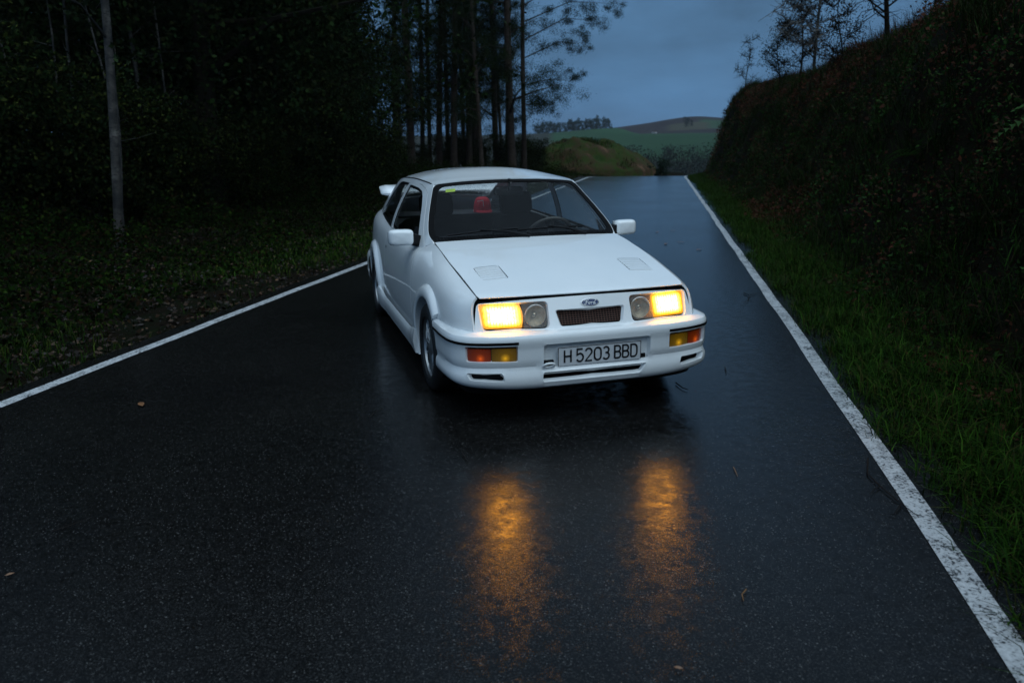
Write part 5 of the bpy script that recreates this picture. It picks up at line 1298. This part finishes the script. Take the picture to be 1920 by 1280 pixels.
# ---- far trees on the ridge and the wood in the valley
r = np.random.default_rng(600); pine = []
for k in range(2):
    mb = MB(); h = 8.5; mb.tube([(0, 0, -.5), (.1, 0, h*.5), (0, .1, h*.85)], [.22, .16, .08], 6); tips = [(Vector((r.normal()*1.2, r.normal()*1.2, h*r.uniform(.02, .98))), 1.0) for _ in range(24)]
    pine.append((mesh('trunk', mb.v, mb.f), crown_mesh('crown', tips, 6000, .30, .6, r, 0, [(.012, .024, .016), (.016, .030, .018)], 1.3, .9, 40)))
for k, px in enumerate(np.concatenate([np.linspace(1012, 1140, 25), [1148]])):
    px = px+r.uniform(-1.5, 1.5); D = 620+r.uniform(-25, 15); s = D+CS; t_ = PXR(px, D); p = W(np.array([s]), np.array([t_]))[0]; p[2] = far_z(np.array([s]), np.array([t_]))[0]
    f_ = pine[k % 2]; place_tree('pine', f_[0], f_[1], p, k*1.1, r.uniform(.7, 1.1), '%s pine from the left in the row on the far ridge' % ORD[k], 'tree', 'pines on the far ridge')
for k, (px, D, sc, lb) in enumerate([(1283, 770, .95, 'single round tree on the far green slope'), (1292, 775, .6, 'smaller tree beside the round one on the far slope'), (1240, 47, .16, 'small round bush at the roadside past the crest')]):
    s = D+CS; t_ = PXR(px, D); p = W(np.array([s]), np.array([t_]))[0]; p[2] = far_z(np.array([s]), np.array([t_]))[0] if D > 100 else -.75
    f_ = pine[k % 2]; place_tree('far_tree' if D > 100 else 'bush', f_[0], f_[1], p, k, sc, lb, 'tree' if D > 100 else 'bush')
n = 620; C = []; Tk = MB()
for k in range(n):
    px = r.uniform(1120, 1480); D = r.uniform(215, 330); s = D+CS; t_ = PXR(px, D); p = W(np.array([s]), np.array([t_]))[0]; z = far_z(np.array([s]), np.array([t_]))[0]; h = r.uniform(6, 10)
    C.append(np.stack([p[0]+r.normal(0, 1.4, 90), p[1]+r.normal(0, 1.4, 90), z+h*r.uniform(.05, 1.0, 90)], 1))
V, F, Cc = leaf_quads(np.concatenate(C), .75, .6, r, 0, 0, [(.012, .022, .016), (.016, .026, .014), (.022, .020, .014), (.010, .016, .012)])
stuff('valley_wood', mesh('valley_wood', V, F, True, None, Cc), 'leaf', 'dark far-off wood in the valley below the green field', 'wood')
# brown scrub where the road dips away
n = 5000; px = r.uniform(1170, 1340, n); D = r.uniform(62, 95, n); s = D+CS; t_ = PXR(px, D); P = W(s, t_); P[:, 2] = far_z(s, t_)+r.uniform(0, 2.4, n)
V, F, Cc = leaf_quads(P, .5, .5, r, 0, 0, [(.026, .022, .016), (.035, .022, .018), (.018, .020, .012)]); stuff('valley_scrub', mesh('valley_scrub', V, F, True, None, Cc), 'leaf', 'brownish scrub below the crest of the road', 'scrub')
# far farmhouse: a white speck with a roof
for k, (px, D, w_) in enumerate([(1228, 640, 5.0)]):
    s = D+CS; t_ = PXR(px, D); p = W(np.array([s]), np.array([t_]))[0]; z = far_z(np.array([s]), np.array([t_]))[0]; fh = empty('farmhouse', (p[0], p[1], z), R(20)); fh.scale = (.42,)*3
    MB().box((-4, -2.6, -1), (4, 2.6, 2.3)).build('wall', simple('white_wall', (.5, .5, .5), .8), fh, False)
    MB().add([(-4.4, -3, 2.2), (4.4, -3, 2.2), (4.4, 3, 2.2), (-4.4, 3, 2.2), (-4.4, 0, 3.6), (4.4, 0, 3.6)], [(0, 1, 5, 4), (2, 3, 4, 5), (0, 4, 3), (1, 2, 5)]).build('roof', simple('dark_roof', (.06, .03, .025), .8), fh, False)
    tag(fh, 'tiny white farmhouse on the edge of the far green field', 'house')
# ================================================================== small things on the road
M['twig'] = simple('wet_twig', (.010, .008, .007), .8, spec=.1, var=.4)
M['twig_tan'] = simple('tan_twig', (.16, .080, .030), .5, var=.3)
def twig(name, pts, r_, label, mat='twig', forks=()):
    """pts in world x, y; lies on the asphalt"""
    P0 = Vector((pts[0][0], pts[0][1], 0)); mb = MB(); z = lambda p: (p[0]-P0.x, p[1]-P0.y, .006+r_)
    mb.tube([z(p) for p in pts], [r_*(1-.6*i/(len(pts)-1)) for i in range(len(pts))], 5)
    for f_ in forks: mb.tube([z(p) for p in f_], [r_*.7, r_*.5, r_*.3][:len(f_)], 5)
    o_ = mb.build(name, M[mat]); o_.location = P0; tag(o_, label, 'twig', 'twigs lying on the road'); return o_
_f = np.array([math.cos(YAW)*math.cos(PITCH), math.sin(YAW)*math.cos(PITCH), math.sin(PITCH)])
_B = np.array([tuple(r2), tuple(-u2), tuple(f)])
def onroad(px, py):
    """where the sight line through a picture point meets the asphalt"""
    d = _B.T @ np.array([(px-960)/1493.33, (py-640)/1493.33, 1.0]); k = -CAM[2]/d[2]; return (CAM[0]+d[0]*k, CAM[1]+d[1]*k)
q = lambda *a: [onroad(*p) for p in a]
twig('twig', q((1627, 862), (1626, 890), (1650, 915), (1690, 948), (1722, 972)), .004, 'dark forked twig lying across the right white line', 'twig', [q((1650, 915), (1640, 920), (1630, 932))+[], q((1690, 948), (1676, 968), (1668, 966))])
twig('twig', q((1395, 551), (1405, 556), (1418, 552)), .005, 'small dark twig beside the right line behind the front wing', 'twig', [q((1405, 556), (1402, 566), (1396, 568))])
twig('twig', q((1359, 690), (1362, 700), (1360, 702)), .003, 'tiny dark twig on the road right of the front bumper', 'twig')
twig('twig', q((1267, 720), (1280, 730), (1290, 733)), .005, 'dark twig under the right corner of the bumper', 'twig')
twig('twig', q((866, 850), (870, 858), (877, 867)), .004, 'short dark twig left of the long lamp reflection', 'twig')
twig('twig', q((694, 784), (702, 775), (717, 769)), .003, 'thin reddish twig on the road left of the front wheel', 'twig')
twig('twig', q((98, 999), (130, 988), (172, 972)), .0022, 'long straight thin twig on the dark road at lower left', 'twig')
twig('twig', q((1399, 1108), (1391, 1118), (1394, 1130)), .0028, 'bent amber twig at lower right', 'twig_tan')  # amber tone comes from the tan twig colour
twig('twig', q((1375, 878), (1380, 888), (1383, 896)), .0022, 'faint tan twig on the road near the right line', 'twig_tan')
def fallen_leaf(px, py, sz, rz, label, col):
    x, y = onroad(px, py); pts = [(-.5, 0), (-.2, .2), (.15, .17), (.5, 0), (.1, -.2), (-.25, -.16)]
    V = [(a_*sz, b_*sz, .004+.05*sz*(abs(b_)*3)) for a_, b_ in pts]+[(0, 0, .010)]; o_ = MB().add(V, [(6, i, (i+1) % 6) for i in range(6)]).build('fallen_leaf', col); o_.location = (x, y, .006); o_.rotation_euler = (0, 0, rz); tag(o_, label, 'leaf', 'fallen leaves on the road'); return o_
lm = simple('fallen_leaf', (.17, .075, .03), .45, var=.3); lm2 = simple('fallen_leaf_dark', (.10, .035, .018), .45, var=.3)
fallen_leaf(265, 760, .10, .3, 'curled brown leaf on the road near the left line', lm)
fallen_leaf(1272, 1256, .03, 1.0, 'tiny amber leaf at the bottom edge below the right lamp reflection', lm)
fallen_leaf(19, 1080, .035, 2.0, 'small brown leaf at the far left of the road', lm)
for k, (px, py, sz, lb) in enumerate([(1232, 436, .13, 'dark wet leaf behind the far mirror'), (1262, 433, .12, 'dark wet leaf farther right behind the far mirror'), (1248, 458, .16, 'largest dark leaf on the road beside the bonnet'), (1276, 455, .15, 'dark leaf cluster right of the bonnet'), (1310, 469, .14, 'dark leaf nearest the right line beside the bonnet')]):
    fallen_leaf(px, py, sz, k*1.3, lb, lm2)
# red-brown dead frond on the bank foot
x, y = W(np.array([-1.0]), np.array([LR+1.25]))[0, :2]; z = float(ground_z(np.array([-1.0]), np.array([LR+1.25]))[0])
o_ = MB().add([(-.16, 0, .02), (-.05, .05, .05), (.1, .04, .04), (.2, 0, .01), (.08, -.04, .04), (-.06, -.05, .05)], [(0, 1, 5), (1, 2, 4, 5), (2, 3, 4)]).build('dead_leaf', lm2); o_.location = (x, y, z+.05); o_.rotation_euler = (.2, -.4, .6); tag(o_, 'large red-brown dead leaf lying at the foot of the right bank', 'leaf')

# ================================================================== thin evening haze over the valley
m = bpy.data.materials.new('haze'); m.use_nodes = True; t = m.node_tree; t.nodes.clear()
o = nd(t, 'ShaderNodeOutputMaterial'); pv = nd(t, 'ShaderNodeVolumePrincipled'); pv.inputs['Color'].default_value = (.80, .88, 1, 1); pv.inputs['Density'].default_value = .00012; pv.inputs['Anisotropy'].default_value = 0
t.links.new(pv.outputs[0], o.inputs['Volume'])
hb = MB().box((-1900, -1900, -40), (1900, 2100, 60)); ho = hb.build('haze', m, None, False); tag(ho, kind='stuff')
SC.cycles.volume_bounces = 0
